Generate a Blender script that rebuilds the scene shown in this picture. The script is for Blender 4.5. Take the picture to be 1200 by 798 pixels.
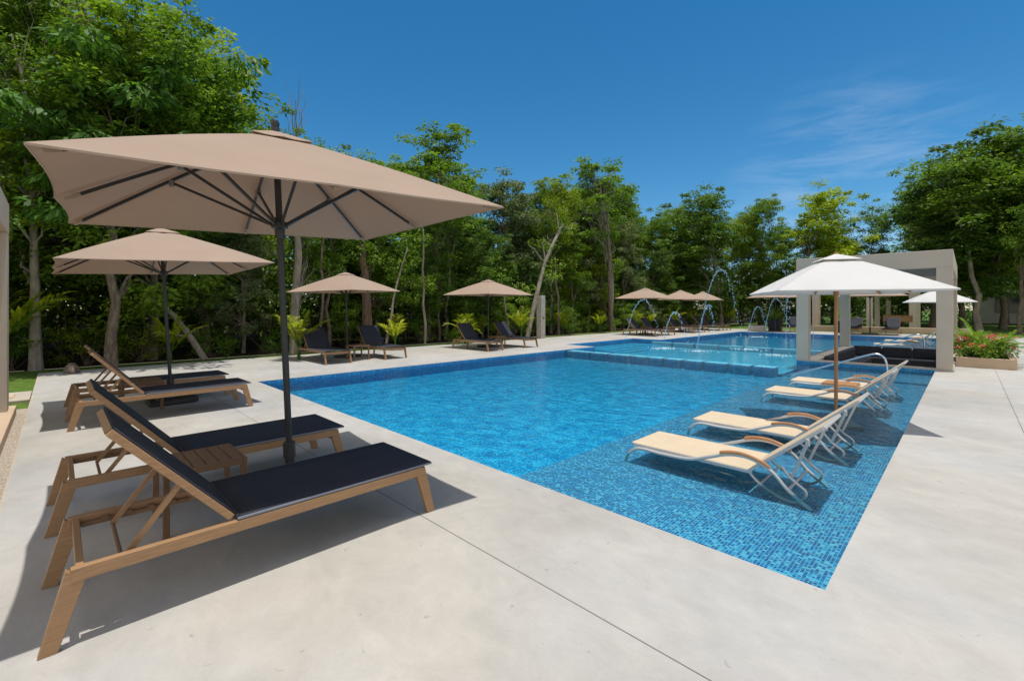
import bpy, math, random
import numpy as np
from mathutils import Vector, Matrix, Euler
PI = math.pi
random.seed(7)
for o in list(bpy.data.objects): bpy.data.objects.remove(o)
S = bpy.context.scene
COL = S.collection
# ------------------------------------------------------------------ camera, sky, sun, exposure
CH, CF = 1.45, 533.0            # camera height, focal length in photo pixels (1200 wide)
cam = bpy.data.objects.new('camera', bpy.data.cameras.new('camera'))
COL.objects.link(cam)
cam.location = (0, 0, CH)
cam.rotation_euler = (math.radians(90), 0, math.radians(45))
cam.data.sensor_width = 36
cam.data.lens = 36 * CF / 1200
cam.data.shift_y = -38 / 1200
cam.data.clip_start = 0.05
cam.data.clip_end = 2000
S.camera = cam

SUNV = Vector((0.075, 0.055, 1)).normalized()
W = bpy.data.worlds.new('World'); S.world = W; W.use_nodes = True
nt = W.node_tree; N = nt.nodes; L = nt.links
bg = N['Background']; bg.inputs['Strength'].default_value = 0.13
sky = N.new('ShaderNodeTexSky'); sky.sky_type = 'NISHITA'; sky.sun_disc = False
sky.sun_elevation = math.asin(SUNV.z); sky.sun_rotation = math.atan2(SUNV.x, SUNV.y)
sky.altitude = 900; sky.air_density = 1.0; sky.dust_density = 0.1; sky.ozone_density = 4.0
hsv = N.new('ShaderNodeHueSaturation'); hsv.inputs['Saturation'].default_value = 1.31; hsv.inputs['Value'].default_value = 0.95; hsv.inputs['Hue'].default_value = 0.49
L.new(sky.outputs[0], hsv.inputs['Color'])
# thin wisps of high cloud low in the sky (direction based)
tc = N.new('ShaderNodeTexCoord'); mp = N.new('ShaderNodeMapping'); mp.vector_type = 'POINT'
mp.inputs['Rotation'].default_value = (0, 0, math.radians(-20)); mp.inputs['Scale'].default_value = (2.0, 3.2, 12.0)
nz = N.new('ShaderNodeTexNoise'); nz.inputs['Scale'].default_value = 2.2; nz.inputs['Detail'].default_value = 9; nz.inputs['Roughness'].default_value = 0.62; nz.inputs['Distortion'].default_value = 0.5
L.new(tc.outputs['Generated'], mp.inputs['Vector']); L.new(mp.outputs[0], nz.inputs['Vector'])
rp = N.new('ShaderNodeValToRGB'); rp.color_ramp.elements[0].position = 0.45; rp.color_ramp.elements[1].position = 0.80
L.new(nz.outputs['Fac'], rp.inputs[0])
# window of directions round the wisps
cd = Vector((-0.14, 0.965, 0.20)).normalized()
dp = N.new('ShaderNodeVectorMath'); dp.operation = 'DOT_PRODUCT'; dp.inputs[1].default_value = cd
L.new(tc.outputs['Generated'], dp.inputs[0])
mr = N.new('ShaderNodeMapRange'); mr.inputs['From Min'].default_value = 0.975; mr.inputs['From Max'].default_value = 0.999; mr.interpolation_type = 'SMOOTHSTEP'
L.new(dp.outputs['Value'], mr.inputs['Value'])
mm = N.new('ShaderNodeMath'); mm.operation = 'MULTIPLY'; L.new(mr.outputs[0], mm.inputs[0]); L.new(rp.outputs[0], mm.inputs[1])
m2 = N.new('ShaderNodeMath'); m2.operation = 'MULTIPLY'; m2.inputs[1].default_value = 0.32; L.new(mm.outputs[0], m2.inputs[0])
mx = N.new('ShaderNodeMixRGB'); mx.inputs['Color2'].default_value = (5.5, 6.3, 7.4, 1)
L.new(m2.outputs[0], mx.inputs['Fac']); L.new(hsv.outputs[0], mx.inputs['Color1'])
# scattered white clouds added outside the view, overhead and behind, as neutral fill light
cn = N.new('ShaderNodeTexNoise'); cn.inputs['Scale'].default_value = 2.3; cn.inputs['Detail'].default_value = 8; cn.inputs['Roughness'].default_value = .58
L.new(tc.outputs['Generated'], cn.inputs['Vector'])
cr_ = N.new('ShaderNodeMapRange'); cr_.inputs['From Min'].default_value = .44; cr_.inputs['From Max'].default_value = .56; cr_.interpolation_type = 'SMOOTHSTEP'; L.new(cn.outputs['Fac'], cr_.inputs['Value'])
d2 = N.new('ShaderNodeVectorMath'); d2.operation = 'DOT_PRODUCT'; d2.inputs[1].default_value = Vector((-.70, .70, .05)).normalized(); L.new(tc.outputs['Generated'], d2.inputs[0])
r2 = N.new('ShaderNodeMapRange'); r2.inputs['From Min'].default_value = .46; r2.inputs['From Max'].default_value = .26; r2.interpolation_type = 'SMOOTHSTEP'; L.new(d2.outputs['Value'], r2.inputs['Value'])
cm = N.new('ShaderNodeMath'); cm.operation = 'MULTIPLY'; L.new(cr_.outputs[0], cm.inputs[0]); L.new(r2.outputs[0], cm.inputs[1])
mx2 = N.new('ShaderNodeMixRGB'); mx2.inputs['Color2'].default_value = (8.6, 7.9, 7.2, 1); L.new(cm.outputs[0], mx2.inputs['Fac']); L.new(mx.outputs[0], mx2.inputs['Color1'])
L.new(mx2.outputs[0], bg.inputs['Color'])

sun = bpy.data.objects.new('sun', bpy.data.lights.new('sun', 'SUN')); COL.objects.link(sun)
sun.data.energy = 3.95; sun.data.angle = math.radians(0.53); sun.data.color = (1.0, 0.975, 0.935)
sun.rotation_euler = SUNV.to_track_quat('Z', 'Y').to_euler()
S.view_settings.view_transform = 'Standard'; S.view_settings.look = 'None'
S.view_settings.exposure = 0.0; S.view_settings.gamma = 1; S.view_settings.use_curve_mapping = False
S.render.resolution_x = 1024; S.render.resolution_y = 680

# ------------------------------------------------------------------ materials
def mat(name, col, rough=0.7, spec=0.5, metal=0.0, noise=None, bump=None, coat=0):
    """noise=(scale, amount[, detail, stretch]) varies the colour; bump=(scale, strength)"""
    m = bpy.data.materials.new(name); m.use_nodes = True
    n = m.node_tree.nodes; l = m.node_tree.links; b = n['Principled BSDF']
    b.inputs['Base Color'].default_value = (*col, 1); b.inputs['Roughness'].default_value = rough
    b.inputs['Metallic'].default_value = metal; b.inputs['Specular IOR Level'].default_value = spec
    b.inputs['Coat Weight'].default_value = coat
    if noise or bump:
        t = n.new('ShaderNodeTexCoord')
    if noise:
        mpn = n.new('ShaderNodeMapping'); mpn.inputs['Scale'].default_value = noise[3] if len(noise) > 3 else (1, 1, 1)
        nn = n.new('ShaderNodeTexNoise'); nn.inputs['Scale'].default_value = noise[0]; nn.inputs['Detail'].default_value = noise[2] if len(noise) > 2 else 5
        l.new(t.outputs['Object'], mpn.inputs[0]); l.new(mpn.outputs[0], nn.inputs['Vector'])
        r = n.new('ShaderNodeMapRange'); r.inputs['From Min'].default_value = .3; r.inputs['From Max'].default_value = .7
        r.inputs['To Min'].default_value = 1 - noise[1]; r.inputs['To Max'].default_value = 1 + noise[1]
        l.new(nn.outputs['Fac'], r.inputs[0])
        v = n.new('ShaderNodeVectorMath'); v.operation = 'SCALE'; v.inputs[0].default_value = col
        l.new(r.outputs[0], v.inputs['Scale']); l.new(v.outputs[0], b.inputs['Base Color'])
    if bump:
        bn = n.new('ShaderNodeTexNoise'); bn.inputs['Scale'].default_value = bump[0]; bn.inputs['Detail'].default_value = 6
        l.new(t.outputs['Object'], bn.inputs['Vector'])
        bb = n.new('ShaderNodeBump'); bb.inputs['Strength'].default_value = bump[1]; bb.inputs['Distance'].default_value = .02
        l.new(bn.outputs['Fac'], bb.inputs['Height']); l.new(bb.outputs[0], b.inputs['Normal'])
    return m

def fabric(name, col, trans=0.3, weave=900):
    m = mat(name, col, .92, .15, noise=(1.7, .05))
    n = m.node_tree.nodes; l = m.node_tree.links; b = n['Principled BSDF']; out = n['Material Output']
    tr = n.new('ShaderNodeBsdfTranslucent'); tr.inputs[0].default_value = (col[0] * .95, col[1] * .86, col[2] * .78, 1)
    ms = n.new('ShaderNodeMixShader'); ms.inputs[0].default_value = trans
    l.new(b.outputs[0], ms.inputs[1]); l.new(tr.outputs[0], ms.inputs[2]); l.new(ms.outputs[0], out.inputs[0])
    t = n.new('ShaderNodeTexCoord'); nn = n.new('ShaderNodeTexNoise'); nn.inputs['Scale'].default_value = 2.6; nn.inputs['Detail'].default_value = 3
    l.new(t.outputs['Object'], nn.inputs['Vector'])
    bp = n.new('ShaderNodeBump'); bp.inputs['Strength'].default_value = .45; bp.inputs['Distance'].default_value = .04
    l.new(nn.outputs['Fac'], bp.inputs['Height']); l.new(bp.outputs[0], b.inputs['Normal'])
    return m

def leafmat(name, c0, c1, trans=0.32, rough=.5):
    m = bpy.data.materials.new(name); m.use_nodes = True
    n = m.node_tree.nodes; l = m.node_tree.links; b = n['Principled BSDF']; out = n['Material Output']
    at = n.new('ShaderNodeAttribute'); at.attribute_name = 'var'
    oi = n.new('ShaderNodeObjectInfo')
    ad = n.new('ShaderNodeMath'); ad.operation = 'MULTIPLY_ADD'; ad.inputs[1].default_value = .35; l.new(oi.outputs['Random'], ad.inputs[0]); l.new(at.outputs['Fac'], ad.inputs[2])
    sb = n.new('ShaderNodeMath'); sb.operation = 'SUBTRACT'; sb.inputs[1].default_value = .17; l.new(ad.outputs[0], sb.inputs[0])
    r = n.new('ShaderNodeValToRGB'); r.color_ramp.elements[0].color = (*c0, 1); r.color_ramp.elements[1].color = (*c1, 1)
    l.new(sb.outputs[0], r.inputs[0]); l.new(r.outputs[0], b.inputs['Base Color'])
    b.inputs['Roughness'].default_value = rough; b.inputs['Specular IOR Level'].default_value = .22
    tr = n.new('ShaderNodeBsdfTranslucent')
    g = n.new('ShaderNodeMixRGB'); g.blend_type = 'MULTIPLY'; g.inputs[0].default_value = 1; g.inputs[2].default_value = (1.25, 1.35, .45, 1)
    l.new(r.outputs[0], g.inputs[1]); l.new(g.outputs[0], tr.inputs[0])
    ms = n.new('ShaderNodeMixShader'); ms.inputs[0].default_value = trans
    l.new(b.outputs[0], ms.inputs[1]); l.new(tr.outputs[0], ms.inputs[2]); l.new(ms.outputs[0], out.inputs[0])
    return m

TS = 0.0215   # mosaic tile pitch
def mosaic(name, cols, grout, wobble=0.0, grout_w=.10, wash=0.12):
    m = bpy.data.materials.new(name); m.use_nodes = True
    n = m.node_tree.nodes; l = m.node_tree.links; b = n['Principled BSDF']
    b.inputs['Roughness'].default_value = .25
    ge = n.new('ShaderNodeNewGeometry')
    src = ge.outputs['Position']
    if wobble:
        nn = n.new('ShaderNodeTexNoise'); nn.inputs['Scale'].default_value = 6.5; nn.inputs['Detail'].default_value = 3
        l.new(src, nn.inputs['Vector'])
        s1 = n.new('ShaderNodeVectorMath'); s1.operation = 'SUBTRACT'; s1.inputs[1].default_value = (.5, .5, .5); l.new(nn.outputs['Color'], s1.inputs[0])
        s2 = n.new('ShaderNodeVectorMath'); s2.operation = 'SCALE'; s2.inputs['Scale'].default_value = wobble; l.new(s1.outputs[0], s2.inputs[0])
        s3 = n.new('ShaderNodeVectorMath'); s3.operation = 'ADD'; l.new(src, s3.inputs[0]); l.new(s2.outputs[0], s3.inputs[1]); src = s3.outputs[0]
    sc = n.new('ShaderNodeVectorMath'); sc.operation = 'SCALE'; sc.inputs['Scale'].default_value = 1 / TS; l.new(src, sc.inputs[0])
    of = n.new('ShaderNodeVectorMath'); of.operation = 'ADD'; of.inputs[1].default_value = (.5, .5, .5); l.new(sc.outputs[0], of.inputs[0])
    fl = n.new('ShaderNodeVectorMath'); fl.operation = 'FLOOR'; l.new(of.outputs[0], fl.inputs[0])
    fr = n.new('ShaderNodeVectorMath'); fr.operation = 'FRACTION'; l.new(of.outputs[0], fr.inputs[0])
    wn = n.new('ShaderNodeTexWhiteNoise'); wn.noise_dimensions = '3D'; l.new(fl.outputs[0], wn.inputs['Vector'])
    big = n.new('ShaderNodeTexNoise'); big.inputs['Scale'].default_value = 1.3 if not wobble else 4.5; big.inputs['Detail'].default_value = 4; l.new(src, big.inputs['Vector'])
    a = n.new('ShaderNodeMath'); a.operation = 'MULTIPLY_ADD'; a.inputs[1].default_value = wash * 2; l.new(big.outputs['Fac'], a.inputs[0]); l.new(wn.outputs['Value'], a.inputs[2])
    a2 = n.new('ShaderNodeMath'); a2.operation = 'SUBTRACT'; a2.inputs[1].default_value = wash; l.new(a.outputs[0], a2.inputs[0])
    r = n.new('ShaderNodeValToRGB'); cr = r.color_ramp; cr.interpolation = 'CONSTANT'
    cr.elements[0].position = 0; cr.elements[0].color = (*cols[0][1], 1); cr.elements[1].position = cols[1][0]; cr.elements[1].color = (*cols[1][1], 1)
    for p, c in cols[2:]:
        e = cr.elements.new(p); e.color = (*c, 1)
    l.new(a2.outputs[0], r.inputs[0])
    # grout where any in-plane coordinate is near a joint (planes sit on multiples of TS, i.e. at fraction .5)
    ab = n.new('ShaderNodeVectorMath'); ab.operation = 'SUBTRACT'; ab.inputs[1].default_value = (.5, .5, .5); l.new(fr.outputs[0], ab.inputs[0])
    ab2 = n.new('ShaderNodeVectorMath'); ab2.operation = 'ABSOLUTE'; l.new(ab.outputs[0], ab2.inputs[0])
    sp = n.new('ShaderNodeSeparateXYZ'); l.new(ab2.outputs[0], sp.inputs[0])
    mxx = n.new('ShaderNodeMath'); mxx.operation = 'MAXIMUM'; l.new(sp.outputs[0], mxx.inputs[0]); l.new(sp.outputs[1], mxx.inputs[1])
    mxy = n.new('ShaderNodeMath'); mxy.operation = 'MAXIMUM'; l.new(mxx.outputs[0], mxy.inputs[0]); l.new(sp.outputs[2], mxy.inputs[1])
    gt = n.new('ShaderNodeMath'); gt.operation = 'GREATER_THAN'; gt.inputs[1].default_value = .5 - grout_w / 2 * 1.1; l.new(mxy.outputs[0], gt.inputs[0])
    mixc = n.new('ShaderNodeMixRGB'); mixc.inputs[2].default_value = (*grout, 1)
    l.new(gt.outputs[0], mixc.inputs[0]); l.new(r.outputs[0], mixc.inputs[1]); l.new(mixc.outputs[0], b.inputs['Base Color'])
    return m

def concrete(name, col, joints=True):
    m = bpy.data.materials.new(name); m.use_nodes = True
    n = m.node_tree.nodes; l = m.node_tree.links; b = n['Principled BSDF']
    ge = n.new('ShaderNodeNewGeometry')
    def noise(sc, det, ro=.6, dist=0, stretch=None):
        q = n.new('ShaderNodeTexNoise'); q.inputs['Scale'].default_value = sc; q.inputs['Detail'].default_value = det; q.inputs['Roughness'].default_value = ro; q.inputs['Distortion'].default_value = dist
        if stretch:
            mpp = n.new('ShaderNodeMapping'); mpp.inputs['Scale'].default_value = stretch; mpp.inputs['Rotation'].default_value = (0, 0, .6); l.new(ge.outputs['Position'], mpp.inputs[0]); l.new(mpp.outputs[0], q.inputs['Vector'])
        else: l.new(ge.outputs['Position'], q.inputs['Vector'])
        return q.outputs['Fac']
    def mr_(src, a, b_, c, d):
        q = n.new('ShaderNodeMapRange'); q.inputs['From Min'].default_value = a; q.inputs['From Max'].default_value = b_; q.inputs['To Min'].default_value = c; q.inputs['To Max'].default_value = d
        l.new(src, q.inputs[0]); return q.outputs[0]
    def mul(a, b_):
        q = n.new('ShaderNodeMath'); q.operation = 'MULTIPLY'; l.new(a, q.inputs[0]); l.new(b_, q.inputs[1]); return q.outputs[0]
    n1 = mr_(noise(.55, 7, .66, .5), .3, .7, .83, 1.13)
    n2 = mr_(noise(2.6, 9, .72, .5, (1, 1.5, 1)), .3, .72, .87, 1.08)
    n3 = mr_(noise(60, 4, .7), .3, .7, .965, 1.03)
    pits = mr_(noise(15, 3, .5, .6), .69, .75, 1, .74)
    hair = mr_(noise(5.5, 10, .72, 2.5), .495, .505, 1, 1)
    f = mul(mul(n1, n2), mul(n3, pits))
    colr = n.new('ShaderNodeMixRGB'); colr.inputs[1].default_value = (*col, 1); colr.inputs[2].default_value = (col[0] * 1.0, col[1] * .955, col[2] * .87, 1)
    l.new(mr_(noise(.35, 4), .4, .62, 0, 1), colr.inputs[0])
    v = n.new('ShaderNodeVectorMath'); v.operation = 'SCALE'; l.new(colr.outputs[0], v.inputs[0])
    if joints:
        sp = n.new('ShaderNodeSeparateXYZ'); l.new(ge.outputs['Position'], sp.inputs[0])
        def line(out, at, w):
            s = n.new('ShaderNodeMath'); s.operation = 'SUBTRACT'; s.inputs[1].default_value = at; l.new(out, s.inputs[0])
            a = n.new('ShaderNodeMath'); a.operation = 'ABSOLUTE'; l.new(s.outputs[0], a.inputs[0])
            g = n.new('ShaderNodeMath'); g.operation = 'GREATER_THAN'; g.inputs[1].default_value = w; l.new(a.outputs[0], g.inputs[0])
            return mr_(g.outputs[0], 0, 1, .28, 1)
        ls = line(sp.outputs[1], 1.8, .0035)
        # transverse joints
        for (out, at) in ((sp.outputs[0], .47),):
            c = n.new('ShaderNodeMath'); c.operation = 'LESS_THAN'; c.inputs[1].default_value = 3.5; l.new(sp.outputs[1], c.inputs[0])
            q = line(out, at, .0035); mxm = n.new('ShaderNodeMath'); mxm.operation = 'MAXIMUM'; l.new(q, mxm.inputs[0]); l.new(c.outputs[0], mxm.inputs[1])
            ls = mul(ls, mxm.outputs[0])
        # X joints along the left strip every 4.2 m (only near the joint's own slab)
        f = mul(f, ls)
    l.new(f, v.inputs['Scale']); l.new(v.outputs[0], b.inputs['Base Color'])
    b.inputs['Roughness'].default_value = .62; b.inputs['Specular IOR Level'].default_value = .35
    bp = n.new('ShaderNodeBump'); bp.inputs['Strength'].default_value = .2; bp.inputs['Distance'].default_value = .01
    l.new(noise(18, 8, .7), bp.inputs['Height']); l.new(bp.outputs[0], b.inputs['Normal'])
    return m

def grassmat():
    m = mat('lawn', (.07, .13, .02), .9, .2, bump=(60, 1.0))
    n = m.node_tree.nodes; l = m.node_tree.links; b = n['Principled BSDF']
    ge = n.new('ShaderNodeNewGeometry'); q = n.new('ShaderNodeTexNoise'); q.inputs['Scale'].default_value = 9; q.inputs['Detail'].default_value = 10; q.inputs['Roughness'].default_value = .75
    l.new(ge.outputs['Position'], q.inputs['Vector']); r = n.new('ShaderNodeValToRGB')
    r.color_ramp.elements[0].position = .33; r.color_ramp.elements[0].color = (.035, .075, .008, 1); r.color_ramp.elements[1].position = .68; r.color_ramp.elements[1].color = (.15, .24, .035, 1)
    l.new(q.outputs['Fac'], r.inputs[0]); l.new(r.outputs[0], b.inputs['Base Color']); return m

MT = {}
MT['deck'] = concrete('polished_concrete', (.430, .415, .390))
MT['slab'] = concrete('plain_concrete', (.47, .42, .35), joints=False)
MT['lawn'] = grassmat()
MT['soil'] = mat('forest_soil', (.045, .034, .02), 1, .1, noise=(3, .4), bump=(20, .8))
MT['gravel'] = mat('gravel', (.44, .37, .29), .95, .2, noise=(75, .45, 3), bump=(80, 1.0))
MT['stucco'] = mat('beige_stucco', (.50, .43, .35), .9, .2, noise=(2.2, .05), bump=(120, .12))
MT['stucco_warm'] = mat('warm_stucco', (.53, .39, .27), .9, .2, noise=(2.2, .06), bump=(120, .12))
MT['roofdark'] = mat('slat_grey', (.22, .20, .185), .8, .2, noise=(4, .1))
MT['teak'] = mat('oak_toned_frame', (.335, .19, .092), .42, .45, noise=(14, .16, 5, (.6, 9, 9)), bump=(90, .04))
MT['teak2'] = mat('brown_slats', (.20, .11, .056), .5, .4, noise=(14, .2, 5, (.6, 9, 9)))
MT['teak_red'] = mat('varnished_teak', (.40, .19, .075), .4, .5, noise=(10, .2, 5, (1, 1, .15)))
MT['sling'] = mat('navy_sling', (.025, .026, .037), .75, .35, noise=(6, .15), bump=(500, .12))
MT['slinglight'] = mat('grey_sling_edge', (.20, .215, .25), .7, .3)
MT['beige_sling'] = mat('sand_sling', (.56, .45, .31), .8, .25, noise=(5, .05), bump=(500, .1))
MT['alu'] = mat('silver_frame', (.55, .54, .52), .35, .5, metal=.35)
MT['steel'] = mat('brushed_steel', (.62, .64, .66), .22, .5, metal=1.0)
MT['dark_alu'] = mat('charcoal_metal', (.028, .027, .027), .38, .5, noise=(8, .1))
MT['plastic_grey'] = mat('grey_joint', (.16, .15, .14), .45, .5)
MT['taupe'] = fabric('taupe_canvas', (.51, .39, .30), .36)
MT['cream'] = fabric('cream_canvas', (.74, .735, .72), .33)
MT['navy_cushion'] = mat('charcoal_cushion', (.05, .05, .06), .85, .2, noise=(4, .15), bump=(30, .1))
MT['grey_cushion'] = mat('grey_coping', (.30, .29, .28), .85, .2, noise=(4, .1))
MT['stone'] = mat('pale_block', (.42, .38, .33), .9, .2, noise=(8, .2), bump=(40, .5))
MT['pot'] = mat('slate_pot', (.028, .032, .04), .6, .3)
MT['bark'] = mat('bark', (.17, .13, .095), .95, .1, noise=(5, .45, 6, (3, 3, .8)), bump=(14, 1.0))
MT['bark_pale'] = mat('pale_bark', (.27, .23, .18), .9, .1, noise=(4, .35, 6, (2, 2, .7)), bump=(14, .8))
MT['bark_brown'] = mat('fibrous_bark', (.15, .10, .07), .95, .1, noise=(6, .4, 6, (5, 5, .6)), bump=(20, 1.0))
MT['leaf_dark'] = leafmat('leaf_dark', (0.0256, 0.064, 0.0115), (0.154, 0.25, 0.0384), .40)
MT['leaf_mid'] = leafmat('leaf_mid', (0.0448, 0.102, 0.0115), (0.256, 0.384, 0.0435), .40)
MT['leaf_bright'] = leafmat('leaf_bright', (.08, .14, .008), (.40, .48, .03), .44)
MT['leaf_grey'] = leafmat('leaf_grey', (0.0768, 0.109, 0.0448), (0.282, 0.333, 0.154), .3)
MT['leaf_big'] = leafmat('leaf_big', (.05, .12, .015), (.17, .33, .06), .35, .5)
MT['palm_leaf'] = leafmat('palm_leaf', (.17, .22, .012), (.52, .54, .04), .35, .4)
MT['fern_leaf'] = leafmat('fern_leaf', (.07, .15, .012), (.24, .38, .05), .35, .4)
MT['flower'] = mat('pink_petals', (.62, .03, .09), .6, .3)
MT['flower2'] = mat('coral_petals', (.68, .10, .06), .6, .3)
MT['foam'] = mat('white_foam', (.75, .82, .85), .4, .5, noise=(20, .2))
MT['greenmesh'] = mat('green_screen_mesh', (.012, .09, .07), .8, .2, noise=(2, .25))
MT['pale_wall'] = mat('pale_building_wall', (.50, .48, .45), .9, .2, noise=(1, .08))
MT['glass_dark'] = mat('dark_glass', (.03, .045, .05), .1, .6)
MT['thatch'] = mat('thatch', (.30, .17, .09), .95, .1, noise=(12, .4), bump=(30, .8))
navy, mid, tur, lig = (.010, .055, .21), (.020, .13, .33), (.05, .25, .40), (.20, .42, .52)
MT['tile_shelf'] = mosaic('mosaic_shelf', [(0, navy), (.32, mid), (.56, tur), (.82, lig)], (.26, .42, .48), grout_w=.17, wash=.04)
MT['tile_deep'] = mosaic('mosaic_deep', [(0, (.005, .10, .29)), (.25, (.009, .23, .45)), (.50, (.017, .35, .56)), (.80, (.13, .58, .74))], (.05, .38, .56), wobble=.30, wash=.8)
MT['tile_light'] = mosaic('mosaic_light', [(0, (.02, .30, .56)), (.2, (.03, .46, .70)), (.5, (.07, .60, .80)), (.8, (.28, .76, .85))], (.2, .5, .64), wobble=.15, wash=.4)
MT['tile_wall'] = mosaic('mosaic_wall', [(0, (.008, .10, .29)), (.35, (.015, .19, .42)), (.72, (.03, .31, .52))], (.06, .28, .46))

def watermat():
    m = bpy.data.materials.new('pool_water'); m.use_nodes = True
    n = m.node_tree.nodes; l = m.node_tree.links; n.remove(n['Principled BSDF']); out = n['Material Output']
    ge = n.new('ShaderNodeNewGeometry')
    mp_ = n.new('ShaderNodeMapping'); mp_.inputs['Scale'].default_value = (1, 1.6, 1); mp_.inputs['Rotation'].default_value = (0, 0, .5); l.new(ge.outputs['Position'], mp_.inputs[0])
    a = n.new('ShaderNodeTexNoise'); a.inputs['Scale'].default_value = 4.2; a.inputs['Detail'].default_value = 4; a.inputs['Distortion'].default_value = .8; l.new(mp_.outputs[0], a.inputs['Vector'])
    bp = n.new('ShaderNodeBump'); bp.inputs['Strength'].default_value = .6; bp.inputs['Distance'].default_value = .045; l.new(a.outputs['Fac'], bp.inputs['Height'])
    t = n.new('ShaderNodeBsdfTransparent'); t.inputs[0].default_value = (.62, .93, .985, 1)
    g = n.new('ShaderNodeBsdfGlossy'); g.inputs['Roughness'].default_value = .03; l.new(bp.outputs[0], g.inputs['Normal'])
    f = n.new('ShaderNodeFresnel'); f.inputs['IOR'].default_value = 1.33; l.new(bp.outputs[0], f.inputs['Normal'])
    ms = n.new('ShaderNodeMixShader'); l.new(f.outputs[0], ms.inputs[0]); l.new(t.outputs[0], ms.inputs[1]); l.new(g.outputs[0], ms.inputs[2]); l.new(ms.outputs[0], out.inputs[0])
    return m
MT['water'] = watermat()
def dropmat():
    m = bpy.data.materials.new('water_drops'); m.use_nodes = True
    b = m.node_tree.nodes['Principled BSDF']; b.inputs['Base Color'].default_value = (.62, .78, .92, 1); b.inputs['Roughness'].default_value = .08; b.inputs['Transmission Weight'].default_value = .45; b.inputs['IOR'].default_value = 1.33
    return m
MT['drops'] = dropmat()

# ------------------------------------------------------------------ mesh helpers
class MB:
    def __init__(s): s.v = []; s.f = []; s.sm = False
    def add(s, vs, fs):
        k = len(s.v); s.v += [tuple(p) for p in vs]; s.f += [tuple(i + k for i in f) for f in fs]; return s
    def box(s, lo, hi):
        (a, b, c), (d, e, f) = lo, hi
        return s.add([(a,b,c),(d,b,c),(d,e,c),(a,e,c),(a,b,f),(d,b,f),(d,e,f),(a,e,f)], [(0,3,2,1),(4,5,6,7),(0,1,5,4),(1,2,6,5),(2,3,7,6),(3,0,4,7)])
    def bar(s, p, q, w, h, up=(0, 0, 1), w2=None, h2=None):
        """rectangular bar p->q; w across, h along 'up'"""
        p = Vector(p); q = Vector(q); d = (q - p).normalized(); u = Vector(up); u = (u - d * u.dot(d)).normalized(); r = d.cross(u)
        w2 = w2 or w; h2 = h2 or h; vs = []
        for c, ww, hh in ((p, w, h), (q, w2, h2)):
            for i, j in ((-1,-1),(1,-1),(1,1),(-1,1)): vs.append(c + r * (i * ww / 2) + u * (j * hh / 2))
        return s.add(vs, [(0,1,2,3),(7,6,5,4),(0,4,5,1),(1,5,6,2),(2,6,7,3),(3,7,4,0)])
    def tube(s, pts, rad, seg=8, caps=True):
        pts = [Vector(p) for p in pts]; n = len(pts); rad = rad if isinstance(rad, (list, tuple)) else [rad] * n
        t0 = (pts[1] - pts[0]).normalized(); a = Vector((0, 0, 1)) if abs(t0.z) < .9 else Vector((1, 0, 0)); u = t0.cross(a).normalized(); vs = []
        for i, p in enumerate(pts):
            t = (pts[min(i + 1, n - 1)] - pts[max(i - 1, 0)]).normalized(); u = (u - t * u.dot(t)).normalized(); w = t.cross(u)
            for k in range(seg):
                an = 2 * PI * k / seg; vs.append(p + (u * math.cos(an) + w * math.sin(an)) * rad[i])
        fs = [(i*seg+k, i*seg+(k+1)%seg, (i+1)*seg+(k+1)%seg, (i+1)*seg+k) for i in range(n-1) for k in range(seg)]
        if caps: fs += [tuple(range(seg))[::-1], tuple((n-1)*seg+k for k in range(seg))]
        s.sm = True; return s.add(vs, fs)
    def lathe(s, prof, seg=20, c=(0,0,0)):
        vs = []; 
        for r, z in prof:
            for k in range(seg):
                an = 2*PI*k/seg; vs.append((c[0]+r*math.cos(an), c[1]+r*math.sin(an), c[2]+z))
        n = len(prof)
        fs = [(i*seg+k, i*seg+(k+1)%seg, (i+1)*seg+(k+1)%seg, (i+1)*seg+k) for i in range(n-1) for k in range(seg)]
        fs += [tuple(range(seg))[::-1], tuple((n-1)*seg+k for k in range(seg))]; s.sm = True; return s.add(vs, fs)
    def ico(s, c, r, sub=0):
        t = (1 + 5 ** .5) / 2; k = r / math.sqrt(1 + t * t)
        V = [(-1,t,0),(1,t,0),(-1,-t,0),(1,-t,0),(0,-1,t),(0,1,t),(0,-1,-t),(0,1,-t),(t,0,-1),(t,0,1),(-t,0,-1),(-t,0,1)]
        F = [(0,11,5),(0,5,1),(0,1,7),(0,7,10),(0,10,11),(1,5,9),(5,11,4),(11,10,2),(10,7,6),(7,1,8),(3,9,4),(3,4,2),(3,2,6),(3,6,8),(3,8,9),(4,9,5),(2,4,11),(6,2,10),(8,6,7),(9,8,1)]
        return s.add([(c[0]+a*k, c[1]+b*k, c[2]+d*k) for a,b,d in V], F)
    def build(s, name, m, parent=None, bevel=0, smooth=None):
        me = bpy.data.meshes.new(name); me.from_pydata(s.v, [], s.f); me.update()
        o = bpy.data.objects.new(name, me); COL.objects.link(o)
        if m is not None: me.materials.append(MT[m] if isinstance(m, str) else m)
        if s.sm if smooth is None else smooth:
            me.polygons.foreach_set('use_smooth', [True] * len(me.polygons))
            try: me.set_sharp_from_angle(angle=math.radians(40))
            except Exception: pass
        if bevel:
            b = o.modifiers.new('bevel', 'BEVEL'); b.width = bevel; b.segments = 2; b.limit_method = 'ANGLE'; b.harden_normals = False
        if parent: o.parent = parent
        return o
ORD = ['first','second','third','fourth','fifth','sixth','seventh','eighth','ninth','tenth','eleventh','twelfth','thirteenth','fourteenth','fifteenth','sixteenth','seventeenth','eighteenth','nineteenth','twentieth']
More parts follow.
